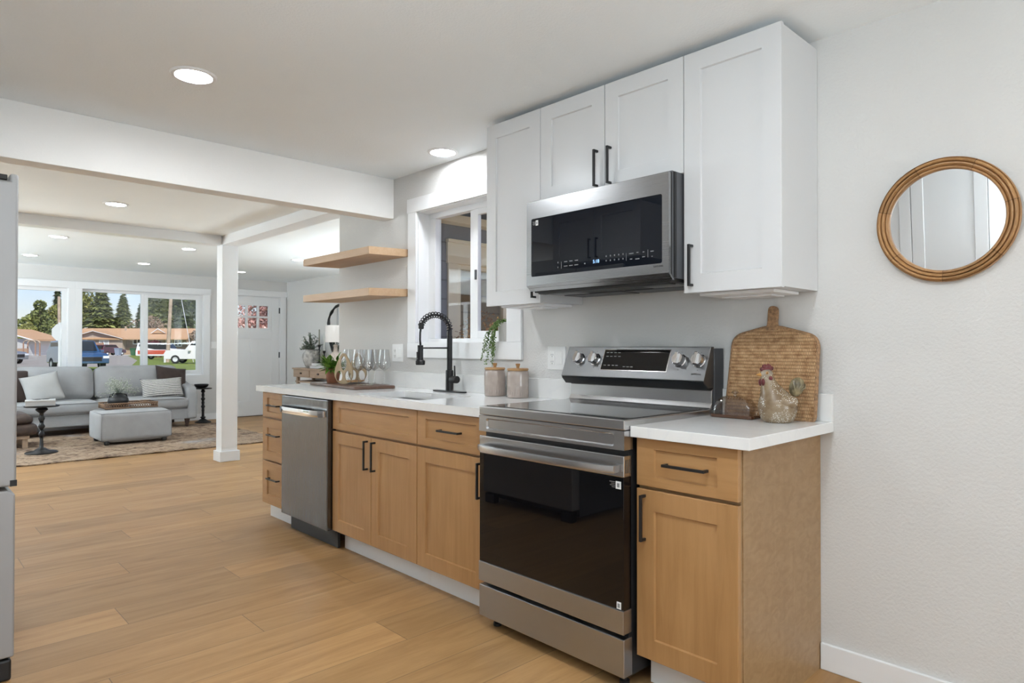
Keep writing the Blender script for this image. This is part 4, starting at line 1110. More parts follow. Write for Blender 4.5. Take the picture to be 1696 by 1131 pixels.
# ------------------------------------------------------------------ tray, glasses, caddy, fern
TZ = CT + .020
t = thing('serving_board', 'dark walnut serving board holding wine glasses on the long counter', 'tray', (-.235, 3.98, CT))
mb = MB(); c0 = Vector((-.238, 3.985)); ang = radians(-5)
def trp(a, b): return (c0.x + a * cos(ang) - b * sin(ang), c0.y + a * sin(ang) + b * cos(ang))
mb.prism([trp(a, b) for a, b in rrect(0, 0, .285, .76, .03)], 'Z', CT + .0005, TZ - .001)
mb.build('board', 'walnut', t, bevel=.005)
def wine_glass(x, y, label, first=[]):
    z = TZ
    if first: return dup(first[0], (x, y, z), 0, label)
    t = thing('wine_glass', label, 'wine glass', (x, y, z), group='clear wine glasses on the walnut board')
    MB().lathe([(0, .0), (.036, .0), (.0362, .0015), (.020, .004), (.006, .009), (.0038, .02), (.0036, .080), (.006, .090), (.012, .094)], (x, y, z), 32).build('stem', 'crystal', t, smooth=60)
    MB().lathe([(.002, .092), (.016, .098), (.032, .110), (.0405, .126), (.0425, .142), (.040, .165), (.0345, .200), (.030, .232), (.0292, .232), (.0337, .200), (.0392, .165), (.0417, .142), (.0397, .126), (.031, .111), (.015, .0992), (0, .0985)], (x, y, z), 40).build('bowl', 'crystal', t, smooth=80)
    first.append(t); return t
wine_glass(-.285, 3.80, 'wine glass standing nearest the front edge of the walnut board, beside the caddy')
wine_glass(-.240, 3.755, 'wine glass at the front corner of the walnut board nearest the sink')
wine_glass(-.145, 3.835, 'wine glass in the middle of the rear row on the walnut board')
wine_glass(-.120, 3.752, 'wine glass at the rear of the walnut board below the wall switch plate')
wine_glass(-.125, 4.215, 'wine glass behind the plywood caddy at the far end of the board')
t = thing('bottle_caddy', 'plywood wine caddy with two teardrop end plates cut with oval holes', 'wine caddy', (-.245, 4.0, TZ), radians(26.5))
def tear(n=40):
    pts = []
    for k in range(n):
        a = 2 * pi * k / n - pi / 2
        z = .103 + .103 * sin(a); s = z / .206
        wdt = .078 * (1 - .62 * max(0, (s - .25) / .75) ** 1.2) * sqrt(max(0, 1 - (2 * s - 1) ** 2)) ** .8
        pts.append((wdt * (1 if cos(a) >= 0 else -1) if abs(cos(a)) > 1e-6 else 0, z))
    return pts
def oval(cx, cz, a, b, rot=0, n=24):
    return [(cx + a * cos(q) * cos(rot) - b * sin(q) * sin(rot), cz + a * cos(q) * sin(rot) + b * sin(q) * cos(rot)) for q in [2 * pi * k / n for k in range(n)]]
for xo in (-.060, .105):
    MB().ring_plate(tear(), [oval(0, .138, .024, .047), oval(-.035, .050, .026, .038, -.12), oval(.035, .050, .026, .038, .12)], 'X', xo, xo + .010).build('end_plate', 'plywood', t, local=True)
MB().box(-.05, .105, -.058, .058, .012, .020).build('shelf_board', 'acacia', t, local=True)
t = thing('potted_fern', 'small bright green fern in a terracotta pot on the walnut board', 'plant', (-.262, 4.185, TZ))
MB().lathe([(0, 0), (.036, 0), (.040, .004), (.052, .075), (.0535, .090), (.055, .098), (.051, .098), (.048, .085), (0, .085)], (-.262, 4.185, TZ), 28).build('pot', 'terracotta', t, smooth=45)
MB().lathe([(0, .086), (.048, .086)], (-.262, 4.185, TZ), 20).build('soil', 'soil', t)
lf = MB(); rp = random.Random(11)
for k in range(46):
    a = rp.uniform(0, 2 * pi); el = rp.uniform(.15, 1.25)
    d0 = Vector((cos(a) * cos(el), sin(a) * cos(el), sin(el)))
    p = Vector((-.262, 4.185, TZ + .088)); L = rp.uniform(.055, .12)
    base = p + Vector((cos(a), sin(a), 0)) * rp.uniform(0, .03)
    lf.leaf(base, d0, (0, 0, 1), L, L * rp.uniform(.22, .34), rp.uniform(.25, .6))
    for q in range(3):
        s = .45 + .2 * q; lf.leaf(base + d0 * L * s * .8, (d0 + Vector((rp.uniform(-.7, .7), rp.uniform(-.7, .7), rp.uniform(-.4, .4)))).normalized(), (0, 0, 1), L * .5, L * .16, .3)
lf.build('fronds', 'fern', t)

# ------------------------------------------------------------------ end counter: board, hen, butter dish
RT = .9147
t = thing('woven_board', 'woven rattan paddle board leaning against the wall on the end counter', 'tray', (-.062, 1.155, RT))
def rr_path(pts, rads, n=6):
    out = []
    m = len(pts)
    for i in range(m):
        p = Vector(pts[i]); a = Vector(pts[i - 1]); b = Vector(pts[(i + 1) % m]); r = rads[i]
        u = (a - p); v = (b - p); lu = min(r, u.length * .48); lv = min(r, v.length * .48)
        A = p + u.normalized() * lu; B = p + v.normalized() * lv
        for k in range(n + 1):
            s = k / n; out.append(tuple((A * (1 - s) ** 2 + p * 2 * s * (1 - s) + B * s * s)))
    return out
outl = [(.178, .0), (.160, .305), (.145, .322), (.020, .368), (.020, .43), (-.020, .43), (-.021, .368), (-.158, .325), (-.178, .300), (-.172, .0)]
outl = [(a, b) for a, b in outl]
body = [(.176, .0), (.158, .318), (.026, .352), (-.026, .352), (-.176, .312), (-.174, .0)]
lean = Matrix.Rotation(radians(6.3), 4, 'Y')
def leaned(mb): bmesh.ops.transform(mb.bm, matrix=lean, verts=mb.bm.verts); return mb
leaned(MB().prism(rr_path(body, (.022, .04, .02, .02, .04, .022)), 'X', -.007, .007)).build('panel', 'rattan', t, bevel=.003, local=True)
hb = MB().prism(rr_path([(.026, .340), (.018, .366), (.019, .40), (.017, .436), (-.017, .436), (-.019, .40), (-.018, .366), (-.026, .340)], (.004, .02, .02, .018, .018, .02, .02, .004)), 'X', -.010, .010)
leaned(hb).build('handle', 'rattan_dark', t, bevel=.004, local=True)
rim = rr_path(body, (.022, .04, .02, .02, .04, .022))
leaned(MB().tube([(0, a, b) for a, b in rim], .0082, 8, closed=True)).build('rim', 'rattan_dark', t, smooth=180, local=True)

hp = Vector((-.165, 1.072, RT))
t = thing('hen_figurine', 'speckled brown ceramic hen with red comb in front of the woven board', 'figurine', hp, radians(136.4))
b = MB(); N = 36; rings = []
for z, cx, r in ((0, 0, .046), (.004, 0, .053), (.02, 0, .0615), (.04, 0, .0675), (.058, 0, .0685), (.076, .001, .065), (.092, .005, .0575), (.108, .012, .048), (.124, .021, .0385), (.140, .029, .0305), (.155, .035, .0255), (.168, .038, .0225), (.180, .040, .0195), (.189, .040, .013), (.193, .040, .005)):
    rings.append([b.bm.verts.new((cx + r * cos(2 * pi * k / N), r * .92 * sin(2 * pi * k / N), z)) for k in range(N)])
for A, B in zip(rings, rings[1:]):
    for k in range(N): b.bm.faces.new((A[k], A[(k + 1) % N], B[(k + 1) % N], B[k]))
b.bm.faces.new(rings[0][::-1]); b.bm.faces.new(rings[-1])
b.ball((-.012, .0485, .072), .032, 20, 12, 1.35, .42, .85, Matrix.Rotation(radians(14), 3, 'Y')).ball((-.012, -.0485, .072), .032, 20, 12, 1.35, .42, .85, Matrix.Rotation(radians(14), 3, 'Y'))
b.build('body', 'hen', t, smooth=180, local=True)
MB().ball((.040, 0, .176), .0235, 18, 12, .98, .86, .72).build('face', 'henhead', t, smooth=180, local=True)
c = MB()
for x, z, r in ((.056, .193, .0085), (.046, .200, .0115), (.033, .201, .0115), (.022, .196, .0085)): c.ball((x, 0, z), r, 14, 8, 1, .6, 1.0)
c.ball((.038, 0, .192), .02, 14, 8, 1, .4, .5)
c.build('comb', 'comb', t, smooth=180, local=True)
c = MB()
c.ball((.054, .010, .146), .012, 12, 8, .8, .7, 1.15).ball((.058, -.006, .145), .012, 12, 8, .8, .7, 1.15).ball((.033, .021, .160), .008, 12, 8, 1.0, .5, 1.1)
c.build('wattle', 'comb', t, smooth=180, local=True)
MB().lathe([(.0075, 0), (.006, .008), (.002, .018), (0, .020)], (.058, 0, .173), 12, 'X').build('beak', 'beak', t, smooth=60, local=True)
for s in (1, -1):
    e = MB().ball((.045, s * .0195, .180), .0052, 12, 8, 1, .5, 1).build('eye', 'beak', t, smooth=180, local=True)
    MB().ball((.0455, s * .0220, .180), .0024, 8, 6, 1, .5, 1).build('pupil', 'slot', e, smooth=180, local=True)
c = MB()
c.ball((-.070, 0, .128), .034, 24, 16, .80, .42, 1.05, Matrix.Rotation(radians(-18), 3, 'Y'))
for k in range(5):
    a = radians(20 + k * 28)
    c.tube([(-.060, .006, .104), (-.070 - .026 * cos(a) , .0145, .120 + .016 * sin(a)), (-.070 - .03 * cos(a), .006, .128 + .034 * sin(a))], [.002, .003, .002], 6)
c.build('tail', 'tail', t, smooth=180, local=True)

dp = Vector((-.130, 1.255, RT))
t = thing('butter_dish', 'smoked ribbed glass butter dish on a brown base beside the range', 'butter dish', dp)
MB().prism(rrect(0, 0, .092, .178, .02), 'Z', 0.0, .013).build('base', 'amber', t, bevel=.003, local=True)
b = MB(); secs = []
K = 30; J = 26
def dome(w, l, h, shrink):
    rows = []
    for j in range(J + 1):
        s = -1 + 2 * j / J
        e = (1 - abs(s) ** 4) ** (1 / 2.4) if abs(s) < 1 else 0
        row = []
        for k in range(K + 1):
            a = pi * k / K
            rib = 1 + (.012 if j % 2 else -.012)
            ca, sa = cos(a), sin(a)
            xx = (w / 2) * (abs(ca) ** .55) * (1 if ca > 0 else -1) * (e * .35 + .65 if abs(s) < 1 else .65) * rib
            row.append(Vector((xx, s * l / 2 * (1 - .10 * (sa ** 2)), .0135 + h * (sa ** .62) * (e ** .9) * rib)))
        rows.append(row)
    return rows
D = dome(.076, .162, .070, 0)
V = [[b.bm.verts.new(p) for p in r] for r in D]
for A, B in zip(V, V[1:]):
    for k in range(K): b.bm.faces.new((A[k], A[k + 1], B[k + 1], B[k]))
lid = b.build('dome', 'smoke_glass', t, smooth=25, local=True)
MB().lathe([(.008, .081), (.006, .087), (.006, .090), (.013, .095), (.0135, .100), (.009, .105), (0, .106)], (0, 0, 0), 14).build('knob', 'smoke_glass', lid, smooth=40, local=True)

# ------------------------------------------------------------------ fridge with its cabinet, closet doors
t = thing('refrigerator', 'tall stainless refrigerator seen edge-on beside the kitchen beam', 'refrigerator', (-2.55, 3.37, 0))
FY0, FY1 = 2.923, 3.822
M['fridge_side'] = plain('satin_grey_fridge_side', (0.37, 0.37, 0.375), 0.42, metal=0.3, vary=0.03, vscale=3)
MB().box(-2.95, -2.272, FY0 + .006, FY1 - .004, .03, 1.775).build('body', 'dark_grey', t, bevel=.004)
fm = (FY0 + FY1) / 2
for a, b_ in ((FY0, fm - .003), (fm + .003, FY1)):
    dd = MB().prism([(-2.262, .690), (-2.181, .690), (-2.181, 1.803), (-2.207, 1.803), (-2.207, 1.778), (-2.262, 1.778)], 'Y', a, b_).build('door', 'fridge_side', t, bevel=.008, seg=3)
    hy = a + .001 if a == FY0 else b_ - .001
    MB().box(-2.200, -2.1795, *(sorted((a + .0, a - .0006))), .690, .712).build('handle_recess', 'black_soft', dd)
    MB().box(-2.268, -2.213, a + .002, a + .05, 1.779, 1.798).build('hinge_cover', 'black_soft', dd, bevel=.003)
MB().prism([(-2.262, .085), (-2.184, .085), (-2.184, .660), (-2.205, .676), (-2.262, .676)], 'Y', FY0, FY1).build('freezer_drawer', 'fridge_side', t, bevel=.006, seg=3)
for yy in (FY0 + .06, FY1 - .06): MB().box(-2.25, -2.19, yy - .05, yy + .05, .0, .075).build('foot', 'black_soft', t, bevel=.008)
t = wall_cabinet('deep white cabinet above the refrigerator', FY0, 3.82, 1.90, UT) if False else thing('wall_cabinet', 'deep white two-door cabinet above the refrigerator', 'cabinet', (-2.7, 3.37, 1.9))
MB().box(-2.95, -2.422, FY0, 3.82, 1.880, UT).build('body', 'cab_white', t)
def flip_pull(parent, y, z, xf):
    MB().box(xf + .021, xf + .030, y - .005, y + .005, z - .079, z + .079).box(xf, xf + .022, y - .005, y + .005, z + .069, z + .079).box(xf, xf + .022, y - .005, y + .005, z - .079, z - .069).build('handle', 'black', parent)
def shaker_back(name, y0, y1, z0, z1, xf, mat, parent, stile=.07):
    o = shaker(name, y0, y1, z0, z1, -xf, mat, None, stile)
    for v in o.data.vertices: v.co.x = -v.co.x
    o.data.flip_normals(); o.parent = parent
    off = ORG[parent.name]
    for v in o.data.vertices: v.co -= off
    ORG[o.name] = off.copy(); return o
for a, b_, hy in ((FY0, 3.370, 3.335), (3.374, 3.82, 3.409)):
    o = shaker_back('door', a, b_, 1.885, UT + .004, -2.40, 'cab_white', t); flip_pull(o, hy, 1.985, -2.40)
dc = sroot('door_2', (XL, 1.46, 0))
for a, b_ in ((1.0, 1.458), (1.462, 1.92)): shaker_back('panel', a, b_, .02, 2.28, XL + .025, 'cab_white', dc, .075)
MB().box(XL, XL + .018, .91, .995, 0, 2.33).box(XL, XL + .018, 1.925, 2.01, 0, 2.33).box(XL, XL + .018, .995, 1.925, 2.285, 2.33).build('casing', 'trim', dc)

# ------------------------------------------------------------------ living room: rug, sofa, ottoman
mb = MB(); NX, NY = 60, 40; gx0, gx1, gy0, gy1 = -3.4, 1.20, 8.06, 10.62
def rz_(x, y):
    e = max(0, 1 - (y - gy0) / .12)
    return .012 + e * (.012 * max(0, sin((x + .2) * 7.5)) ** 3 + .014 * math.exp(-((x + .33) / .09) ** 2))
top = [[mb.bm.verts.new((gx0 + (gx1 - gx0) * i / NX + .012 * sin(j * 1.3) * (i in (0, NX)), gy0 + (gy1 - gy0) * j / NY + .010 * sin(i * .9) * (j in (0, NY)), rz_(gx0 + (gx1 - gx0) * i / NX, gy0 + (gy1 - gy0) * j / NY))) for j in range(NY + 1)] for i in range(NX + 1)]
for i in range(NX):
    for j in range(NY): mb.bm.faces.new((top[i][j], top[i + 1][j], top[i + 1][j + 1], top[i][j + 1]))
ext = bmesh.ops.extrude_face_region(mb.bm, geom=list(mb.bm.faces))
bmesh.ops.translate(mb.bm, verts=[g for g in ext['geom'] if isinstance(g, bmesh.types.BMVert)], vec=(0, 0, -.0105))
rug = tag(mb.build('area_rug', 'rug'), 'worn beige and brown patterned rug beneath the sofa and ottoman', 'rug')
for v in rug.data.vertices: v.co.z = max(v.co.z, .0012)

def soft_box(mb, x0, x1, y0, y1, z0, z1, r=.05, puff=(0, 0, 0), n=12):
    """rounded upholstered block; puff swells the middle of the faces along x, y, z"""
    bm2 = bmesh.new(); bmesh.ops.create_cube(bm2, size=2.0)
    bmesh.ops.subdivide_edges(bm2, edges=bm2.edges, cuts=n, use_grid_fill=True)
    hx, hy, hz = (x1 - x0) / 2, (y1 - y0) / 2, (z1 - z0) / 2
    c = Vector(((x0 + x1) / 2, (y0 + y1) / 2, (z0 + z1) / 2)); mp = {}
    for v in bm2.verts:
        a, b, d = v.co
        q = Vector((a * hx, b * hy, d * hz)); inner = Vector((max(-hx + r, min(hx - r, q.x)), max(-hy + r, min(hy - r, q.y)), max(-hz + r, min(hz - r, q.z))))
        dd = q - inner
        if dd.length > 1e-6: q = inner + dd.normalized() * min(r, max(abs(dd.x), abs(dd.y), abs(dd.z)))
        q.x += a * puff[0] * (1 - b * b) * (1 - d * d); q.y += b * puff[1] * (1 - a ** 4) * (1 - d * d); q.z += d * puff[2] * (1 - a ** 4) * (1 - b ** 4)
        mp[v] = mb.bm.verts.new(c + q)
    for f in bm2.faces: mb.bm.faces.new([mp[v] for v in f.verts])
    bm2.free(); return mb
def pillow_mesh(mb, w, h, th, pinch=.06, n=18, crease=0.0, seed=0):
    """throw pillow in local x (width), z (height), y (thickness)"""
    rp = random.Random(seed); ph = rp.uniform(0, 6)
    F = []
    for s in (1, -1):
        g = []
        for i in range(n + 1):
            row = []
            for j in range(n + 1):
                a = -1 + 2 * i / n; b = -1 + 2 * j / n
                e = (max(0, 1 - a * a) ** .42) * (max(0, 1 - b * b) ** .42)
                sx = a * (1 - pinch * (1 - b * b)); sz = b * (1 - pinch * (1 - a * a))
                y = s * th / 2 * e + crease * sin(5 * a + ph + 3 * b) * e
                row.append((sx * w / 2, y, sz * h / 2 + h / 2))
            g.append(row)
        F.append(g)
    V = [[[None] * (n + 1) for _ in range(n + 1)] for _ in range(2)]
    for i in range(n + 1):
        for j in range(n + 1):
            V[0][i][j] = mb.bm.verts.new(F[0][i][j])
            V[1][i][j] = V[0][i][j] if i in (0, n) or j in (0, n) else mb.bm.verts.new(F[1][i][j])
    for k in (0, 1):
        for i in range(n):
            for j in range(n): mb.bm.faces.new((V[k][i][j], V[k][i + 1][j], V[k][i + 1][j + 1], V[k][i][j + 1]))
    return mb

t = thing('sofa', 'long grey linen sofa with two back cushions under the front windows', 'sofa', (-.37, 10.78, 0))
SXR, SXL = .860, -1.60
soft_box(MB(), SXL + .02, SXR - .02, 10.36, 11.15, .125, .285, .02).build('base', 'sofa', t, smooth=180)
soft_box(MB(), SXL + .10, SXR - .10, 10.98, 11.18, .16, .80, .06, (0, .02, .01)).build('back_frame', 'sofa', t, smooth=180)
for a, b in ((SXL + .13, -.372), (-.368, SXR - .12)):
    soft_box(MB(), a, b, 10.325, 11.0, .287, .445, .055, (0, .012, .022), 14).build('seat_cushion', 'sofa', t, smooth=180)
    mb = soft_box(MB(), a + .01, b - .01, -.11, .11, 0, .46, .075, (.012, .055, .012), 14)
    bmesh.ops.transform(mb.bm, matrix=Matrix.Translation((0, 10.87, .445)) @ Matrix.Rotation(radians(-13), 4, 'X'), verts=mb.bm.verts)
    mb.build('back_cushion', 'sofa', t, smooth=180)
for x0, x1 in ((SXL, SXL + .15), (SXR - .14, SXR)):
    pr = [(10.34, .125), (10.34, .50), (10.36, .56), (10.42, .595), (10.55, .615), (11.0, .70), (11.14, .74), (11.17, .70), (11.17, .125)]
    mb = MB().prism(pr, 'X', x0, x1)
    mb.build('arm', 'sofa', t, bevel=.035, seg=4, smooth=60)
pp = MB()
for a, b in ((SXL + .13, -.372), (-.368, SXR - .12)): pp.tube([(a + .05, 10.322, .432), (b - .05, 10.322, .432)], .005, 6); pp.tube([(a + .05, 10.322, .298), (b - .05, 10.322, .298)], .005, 6)
pp.build('piping', 'piping', t, smooth=180)
for xx in (SXL + .10, SXR - .13):
    for yy in (10.40, 11.08): MB().lathe([(.016, .0132), (.022, .02), (.026, .06), (.034, .085), (.030, .095), (.036, .105), (.036, .127)], (xx, yy, 0), 16).build('leg', 'dark_wood', t, smooth=50)
def pillow(label, cat, mat, w, h, th, loc, rz, lean, roll=0, seed=0, crease=.006):
    o = pillow_mesh(MB(), w, h, th, .07, 18, crease, seed).build('throw_pillow', mat, None, smooth=180)
    o.rotation_mode = 'ZXY' if False else 'XYZ'
    o.matrix_world = Matrix.Translation(loc) @ Matrix.Rotation(rz, 4, 'Z') @ Matrix.Rotation(lean, 4, 'X') @ Matrix.Rotation(roll, 4, 'Y')
    tag(o, label, cat); return o
pillow('dark brown velvet pillow behind the fridge edge at the far sofa end', 'pillow', 'velvet', .50, .48, .16, (-1.37, 10.62, .455), radians(10), radians(-24), radians(5), 1)
pillow('pale grey linen pillow beside the brown velvet one on the sofa', 'pillow', 'pillow_light', .43, .42, .15, (-.97, 10.50, .455), radians(-8), radians(-26), radians(-14), 2)
pillow('dark brown square pillow behind the striped cushion', 'pillow', 'velvet', .46, .47, .14, (.58, 10.60, .455), radians(12), radians(-22), radians(9), 3, .012)
pillow('striped black and cream lumbar cushion on the grey sofa', 'pillow', 'stripe', .56, .30, .14, (.42, 10.44, .455), radians(-4), radians(-24), radians(-2.5), 4)

t = thing('ottoman', 'grey linen upholstered ottoman carrying the woven tray', 'ottoman', (-.28, 9.25, 0))
OX0, OX1, OY0, OY1 = -.675, .110, 8.965, 9.60
soft_box(MB(), OX0, OX1, OY0, OY1, .062, .395, .03, (.006, .006, .038), 14).build('body', 'sofa', t, smooth=180)
pp = MB(); i_ = .012
ring = [(OX0 + i_, OY0 + i_), (OX1 - i_, OY0 + i_), (OX1 - i_, OY1 - i_), (OX0 + i_, OY1 - i_)]
pp.tube([(x, y, .388) for x, y in ring], .0055, 6, closed=True)
for x, y in ring: pp.tube([(x, y, .075), (x, y, .385)], .0055, 6)
pp.build('piping', 'piping', t, smooth=180)
for xx in (OX0 + .075, OX1 - .085):
    for yy in (OY0 + .05, OY1 - .05): MB().lathe([(.022, .0132), (.030, .022), (.032, .045), (.024, .064)], (xx, yy, 0), 16).build('leg', 'black_wood', t, smooth=50)
OT = .4315
t = thing('woven_tray', 'brown woven rattan tray on the grey ottoman', 'tray', (-.31, 9.28, OT))
TX0, TX1, TY0, TY1 = -.60, -.02, 9.12, 9.45
MB().box(TX0 + .005, TX1 - .005, TY0 + .005, TY1 - .005, OT, OT + .008).build('bottom', 'dark_wood', t)
lat = MB()
for a, b, along in (((TX0, TY0), (TX1, TY0), 'x'), ((TX1, TY0), (TX1, TY1), 'y'), ((TX1, TY1), (TX0, TY1), 'x'), ((TX0, TY1), (TX0, TY0), 'y')):
    A = Vector((*a, 0)); B = Vector((*b, 0)); n = int((B - A).length / .026)
    for k in range(n):
        p = A.lerp(B, k / n); q = A.lerp(B, (k + 1) / n)
        lat.tube([p + Vector((0, 0, OT + .010)), q + Vector((0, 0, OT + .060))], .0042, 5); lat.tube([q + Vector((0, 0, OT + .010)), p + Vector((0, 0, OT + .060))], .0042, 5)
lat.build('lattice_side', 'bead', t, smooth=180)
rm = MB()
for z in (OT + .008, OT + .064): rm.tube([(TX0, TY0, z), (TX1, TY0, z), (TX1, TY1, z), (TX0, TY1, z)], .008, 8, closed=True)
rm.build('rim', 'bead', t, smooth=60)
vx, vy, vz = -.425, 9.27, OT + .0085
t = thing('vase', 'squat black ceramic vase of pale baby\'s breath in the woven tray', 'vase', (vx, vy, vz))
MB().lathe([(r_, z_0 * 1.25) for r_, z_0 in [(0, 0), (.065, 0), (.100, .025), (.116, .060), (.108, .090), (.080, .112), (.062, .122), (.060, .135), (.066, .142), (.060, .142), (.054, .132), (.05, .11), (0, .10)]], (vx, vy, vz), 32).build('body', 'ceramic_black', t, smooth=60)
hd = MB()
for s in (-1, 1): hd.tube([(vx + s * .060, vy, vz + .160), (vx + s * .085, vy, vz + .157), (vx + s * .095, vy, vz + .125)], .008, 8)
hd.build('handle', 'ceramic_black', t, smooth=180)
fl_ = MB(); st_ = MB(); rp = random.Random(5)
for k in range(42):
    a = rp.uniform(0, 2 * pi); el = rp.uniform(.25, 1.35); L = rp.uniform(.13, .24)
    d0 = Vector((cos(a) * cos(el), sin(a) * cos(el), sin(el) * .85)); p0 = Vector((vx, vy, vz + .165))
    pts = [p0 + d0 * L * s + Vector((0, 0, -.04 * s * s * cos(el))) for s in (0, .35, .7, 1)]
    st_.tube(pts, .0014, 4)
    for q in range(16):
        c = pts[-1] + Vector((rp.gauss(0, .026), rp.gauss(0, .026), rp.gauss(0, .022)))
        fl_.ball(c, rp.uniform(.0035, .007), 5, 3)
fl_.build('blossom', 'gyp', t); st_.build('stem', 'eucalyptus', t)
t = tag(MB().box(-.29, -.08, 9.19, 9.36, OT + .0085, OT + .036).build('book', 'paper', None, bevel=.003), 'white book lying in the woven tray under the wooden links', 'book')
ch = MB(); bz = OT + .052
for cx_, cy_, rz_2, tl in ((-.225, 9.27, .3, .12), (-.175, 9.285, 1.2, .5), (-.128, 9.265, .2, .25), (-.105, 9.30, 1.0, .15)):
    m_ = Matrix.Translation((cx_, cy_, bz + tl * .02)) @ Matrix.Rotation(rz_2, 4, 'Z') @ Matrix.Rotation(tl, 4, 'X')
    ch.tube([m_ @ Vector((.036 * cos(a), .026 * sin(a), 0)) for a in [2 * pi * k / 18 for k in range(18)]], .0085, 8, closed=True)
tag(ch.build('wooden_chain', 'bead', None, smooth=180), 'chain of dark wooden links on the white book in the tray', 'decor')

def pedestal(label, x, y, rt, h, style):
    t = thing('pedestal_table', label, 'side table', (x, y, 0), group='black turned pedestal tables')
    z0 = .0125 if style == 0 else .001
    MB().lathe([(0, h - .016), (rt - .004, h - .016), (rt, h - .010), (rt, h - .003), (rt - .004, h), (0, h)], (x, y, 0), 40).build('top', 'black_wood', t, smooth=40)
    pr = [(.022, h - .016), (.030, h - .022)]
    if style == 0:
        pr += [(.055, h - .035), (.060, h - .050), (.030, h - .078), (.020, h - .088), (.020, h - .105), (.026, h - .108), (.020, h - .113)]
        zz = h - .113
        for r in (.032, .034, .033):
            pr += [(.022, zz - .006), (r, zz - .032), (.022, zz - .060), (.016, zz - .066), (.026, zz - .072), (.016, zz - .078)]; zz -= .086 if r != .033 else .09
        pr += [(.020, .075), (.035, .06)]
    else:
        zz = h - .022
        for r in (.034, .024, .034, .024, .032, .022):
            pr += [(.018, zz - .006), (r, zz - .03), (.018, zz - .055)]; zz -= .060
        pr += [(.02, .10), (.044, .085), (.024, .062), (.030, .055)]
    MB().lathe(pr[::-1] if pr[0][1] > pr[-1][1] else pr, (x, y, 0), 24).build('stem', 'black_wood', t, smooth=55)
    rb = rt * .92
    MB().lathe([(0, z0), (rb, z0), (rb + .002, z0 + .010), (rb - .012, z0 + .020), (.075, z0 + .030), (.055, z0 + .044), (.03, z0 + .060), (0, z0 + .060)], (x, y, 0), 36).build('foot', 'black_wood', t, smooth=50)
pedestal('black turned pedestal table holding a grey box, beside the fridge edge', -1.262, 8.87, .165, .540, 0)
pedestal('black turned pedestal table with a dark bowl, beside the sofa arm', 1.105, 10.85, .128, .545, 1)
t = thing('decor_box', 'pale grey keepsake box on the pedestal table', 'box', (-1.275, 8.86, .5405), radians(-8))
MB().box(-.135, .135, -.10, .10, 0, .050).build('body', 'paper_grey', t, bevel=.003, local=True)
MB().box(-.138, .138, -.103, .103, .044, .062).build('lid', 'paper_grey', t, bevel=.003, local=True)
g = MB()
for cx_ in (-.025, .045): g.tube([(-1.275 + cx_ + .03 * cos(a), 8.85 + .022 * sin(a), .609) for a in [2 * pi * k / 16 for k in range(16)]], .003, 6, closed=True)
g.tube([(-1.275 + .004, 8.85, .609), (-1.275 + .016, 8.85, .610)], .003, 6); g.tube([(-1.33, 8.85, .609), (-1.345, 8.93, .609)], .0028, 6); g.tube([(-1.20, 8.85, .609), (-1.175, 8.93, .609)], .0028, 6)
tag(g.build('reading_glasses', 'black_wood', None, smooth=180), 'dark rimmed reading glasses lying on the grey keepsake box', 'glasses')
t = tag(MB().lathe([(0, .5455), (.055, .5455), (.085, .560), (.102, .585), (.104, .600), (.100, .606), (.094, .603), (.085, .585), (.06, .568), (0, .562)], (1.080, 10.85, 0), 36).build('bowl', 'black_wood', None, smooth=55), 'shallow black wooden bowl on the pedestal table by the sofa arm', 'bowl')
t = thing('leather_pouf', 'dark brown leather seat on a pale wooden base beside the fridge edge', 'pouf', (-1.62, 9.60, 0))
soft_box(MB(), -1.98, -1.225, 9.35, 9.95, .155, .295, .05, (0, .01, .01), 10).build('seat', 'leather', t, smooth=180)
soft_box(MB(), -1.96, -1.265, 9.37, 9.93, .285, .395, .05, (0, .01, .03), 10).build('cushion', 'leather', t, smooth=180)
MB().box(-1.96, -1.30, 9.39, 9.91, .118, .158).build('base_rail', 'oak_grey', t, bevel=.004)
for xx in (-1.92, -1.34):
    for yy in (9.43, 9.87): MB().box(xx - .025, xx + .025, yy - .025, yy + .025, .0132, .12).build('leg', 'oak_grey', t)

# ------------------------------------------------------------------ entry: console, lamp, vase, candles, mirror
CX0, CX1, CY0, CY1, CH = 2.30, 2.640, 8.45, 10.25, .852
t = thing('console_table', 'weathered oak console table with small drawers along the entry wall', 'console table', (2.47, 9.35, 0))
MB().box(CX0 - .01, CX1, CY0 - .01, CY1 + .01, CH - .022, CH).build('top', 'oak_grey', t, bevel=.003)
MB().box(CX0 + .012, CX1 - .005, CY0, CY1, .705, CH - .022).build('body', 'oak_grey', t)
for k in range(3):
    a = CY1 - .045 - k * .575; o = MB().box(CX0 - .004, CX0 + .012, a - .525, a, .718, .822).build('drawer', 'oak_grey', t, bevel=.003)
    ym = a - .262
    MB().box(CX0 - .022, CX0 - .004, ym - .022, ym + .022, .757, .783).build('knob', 'dark_wood', o, bevel=.004)
for xx in (CX0 + .03, CX1 - .04):
    for yy in (CY0 + .09, CY1 - .13): MB().box(xx - .022, xx + .022, yy - .022, yy + .022, .001, .71).build('leg', 'oak_grey', t)
MB().box(CX0 + .02, CX1 - .02, CY0 + .05, CY1 - .05, .62, .645).build('rail', 'oak_grey', t); MB().box(CX0 + .02, CX1 - .02, CY0 + .05, CY1 - .05, .18, .205).build('shelf', 'oak_grey', t)
Cz = CH + .0005
vx, vy = 2.44, 9.88
t = thing('urn', 'aged whitewashed urn of grey-green foliage on the console table', 'vase', (vx, vy, Cz))
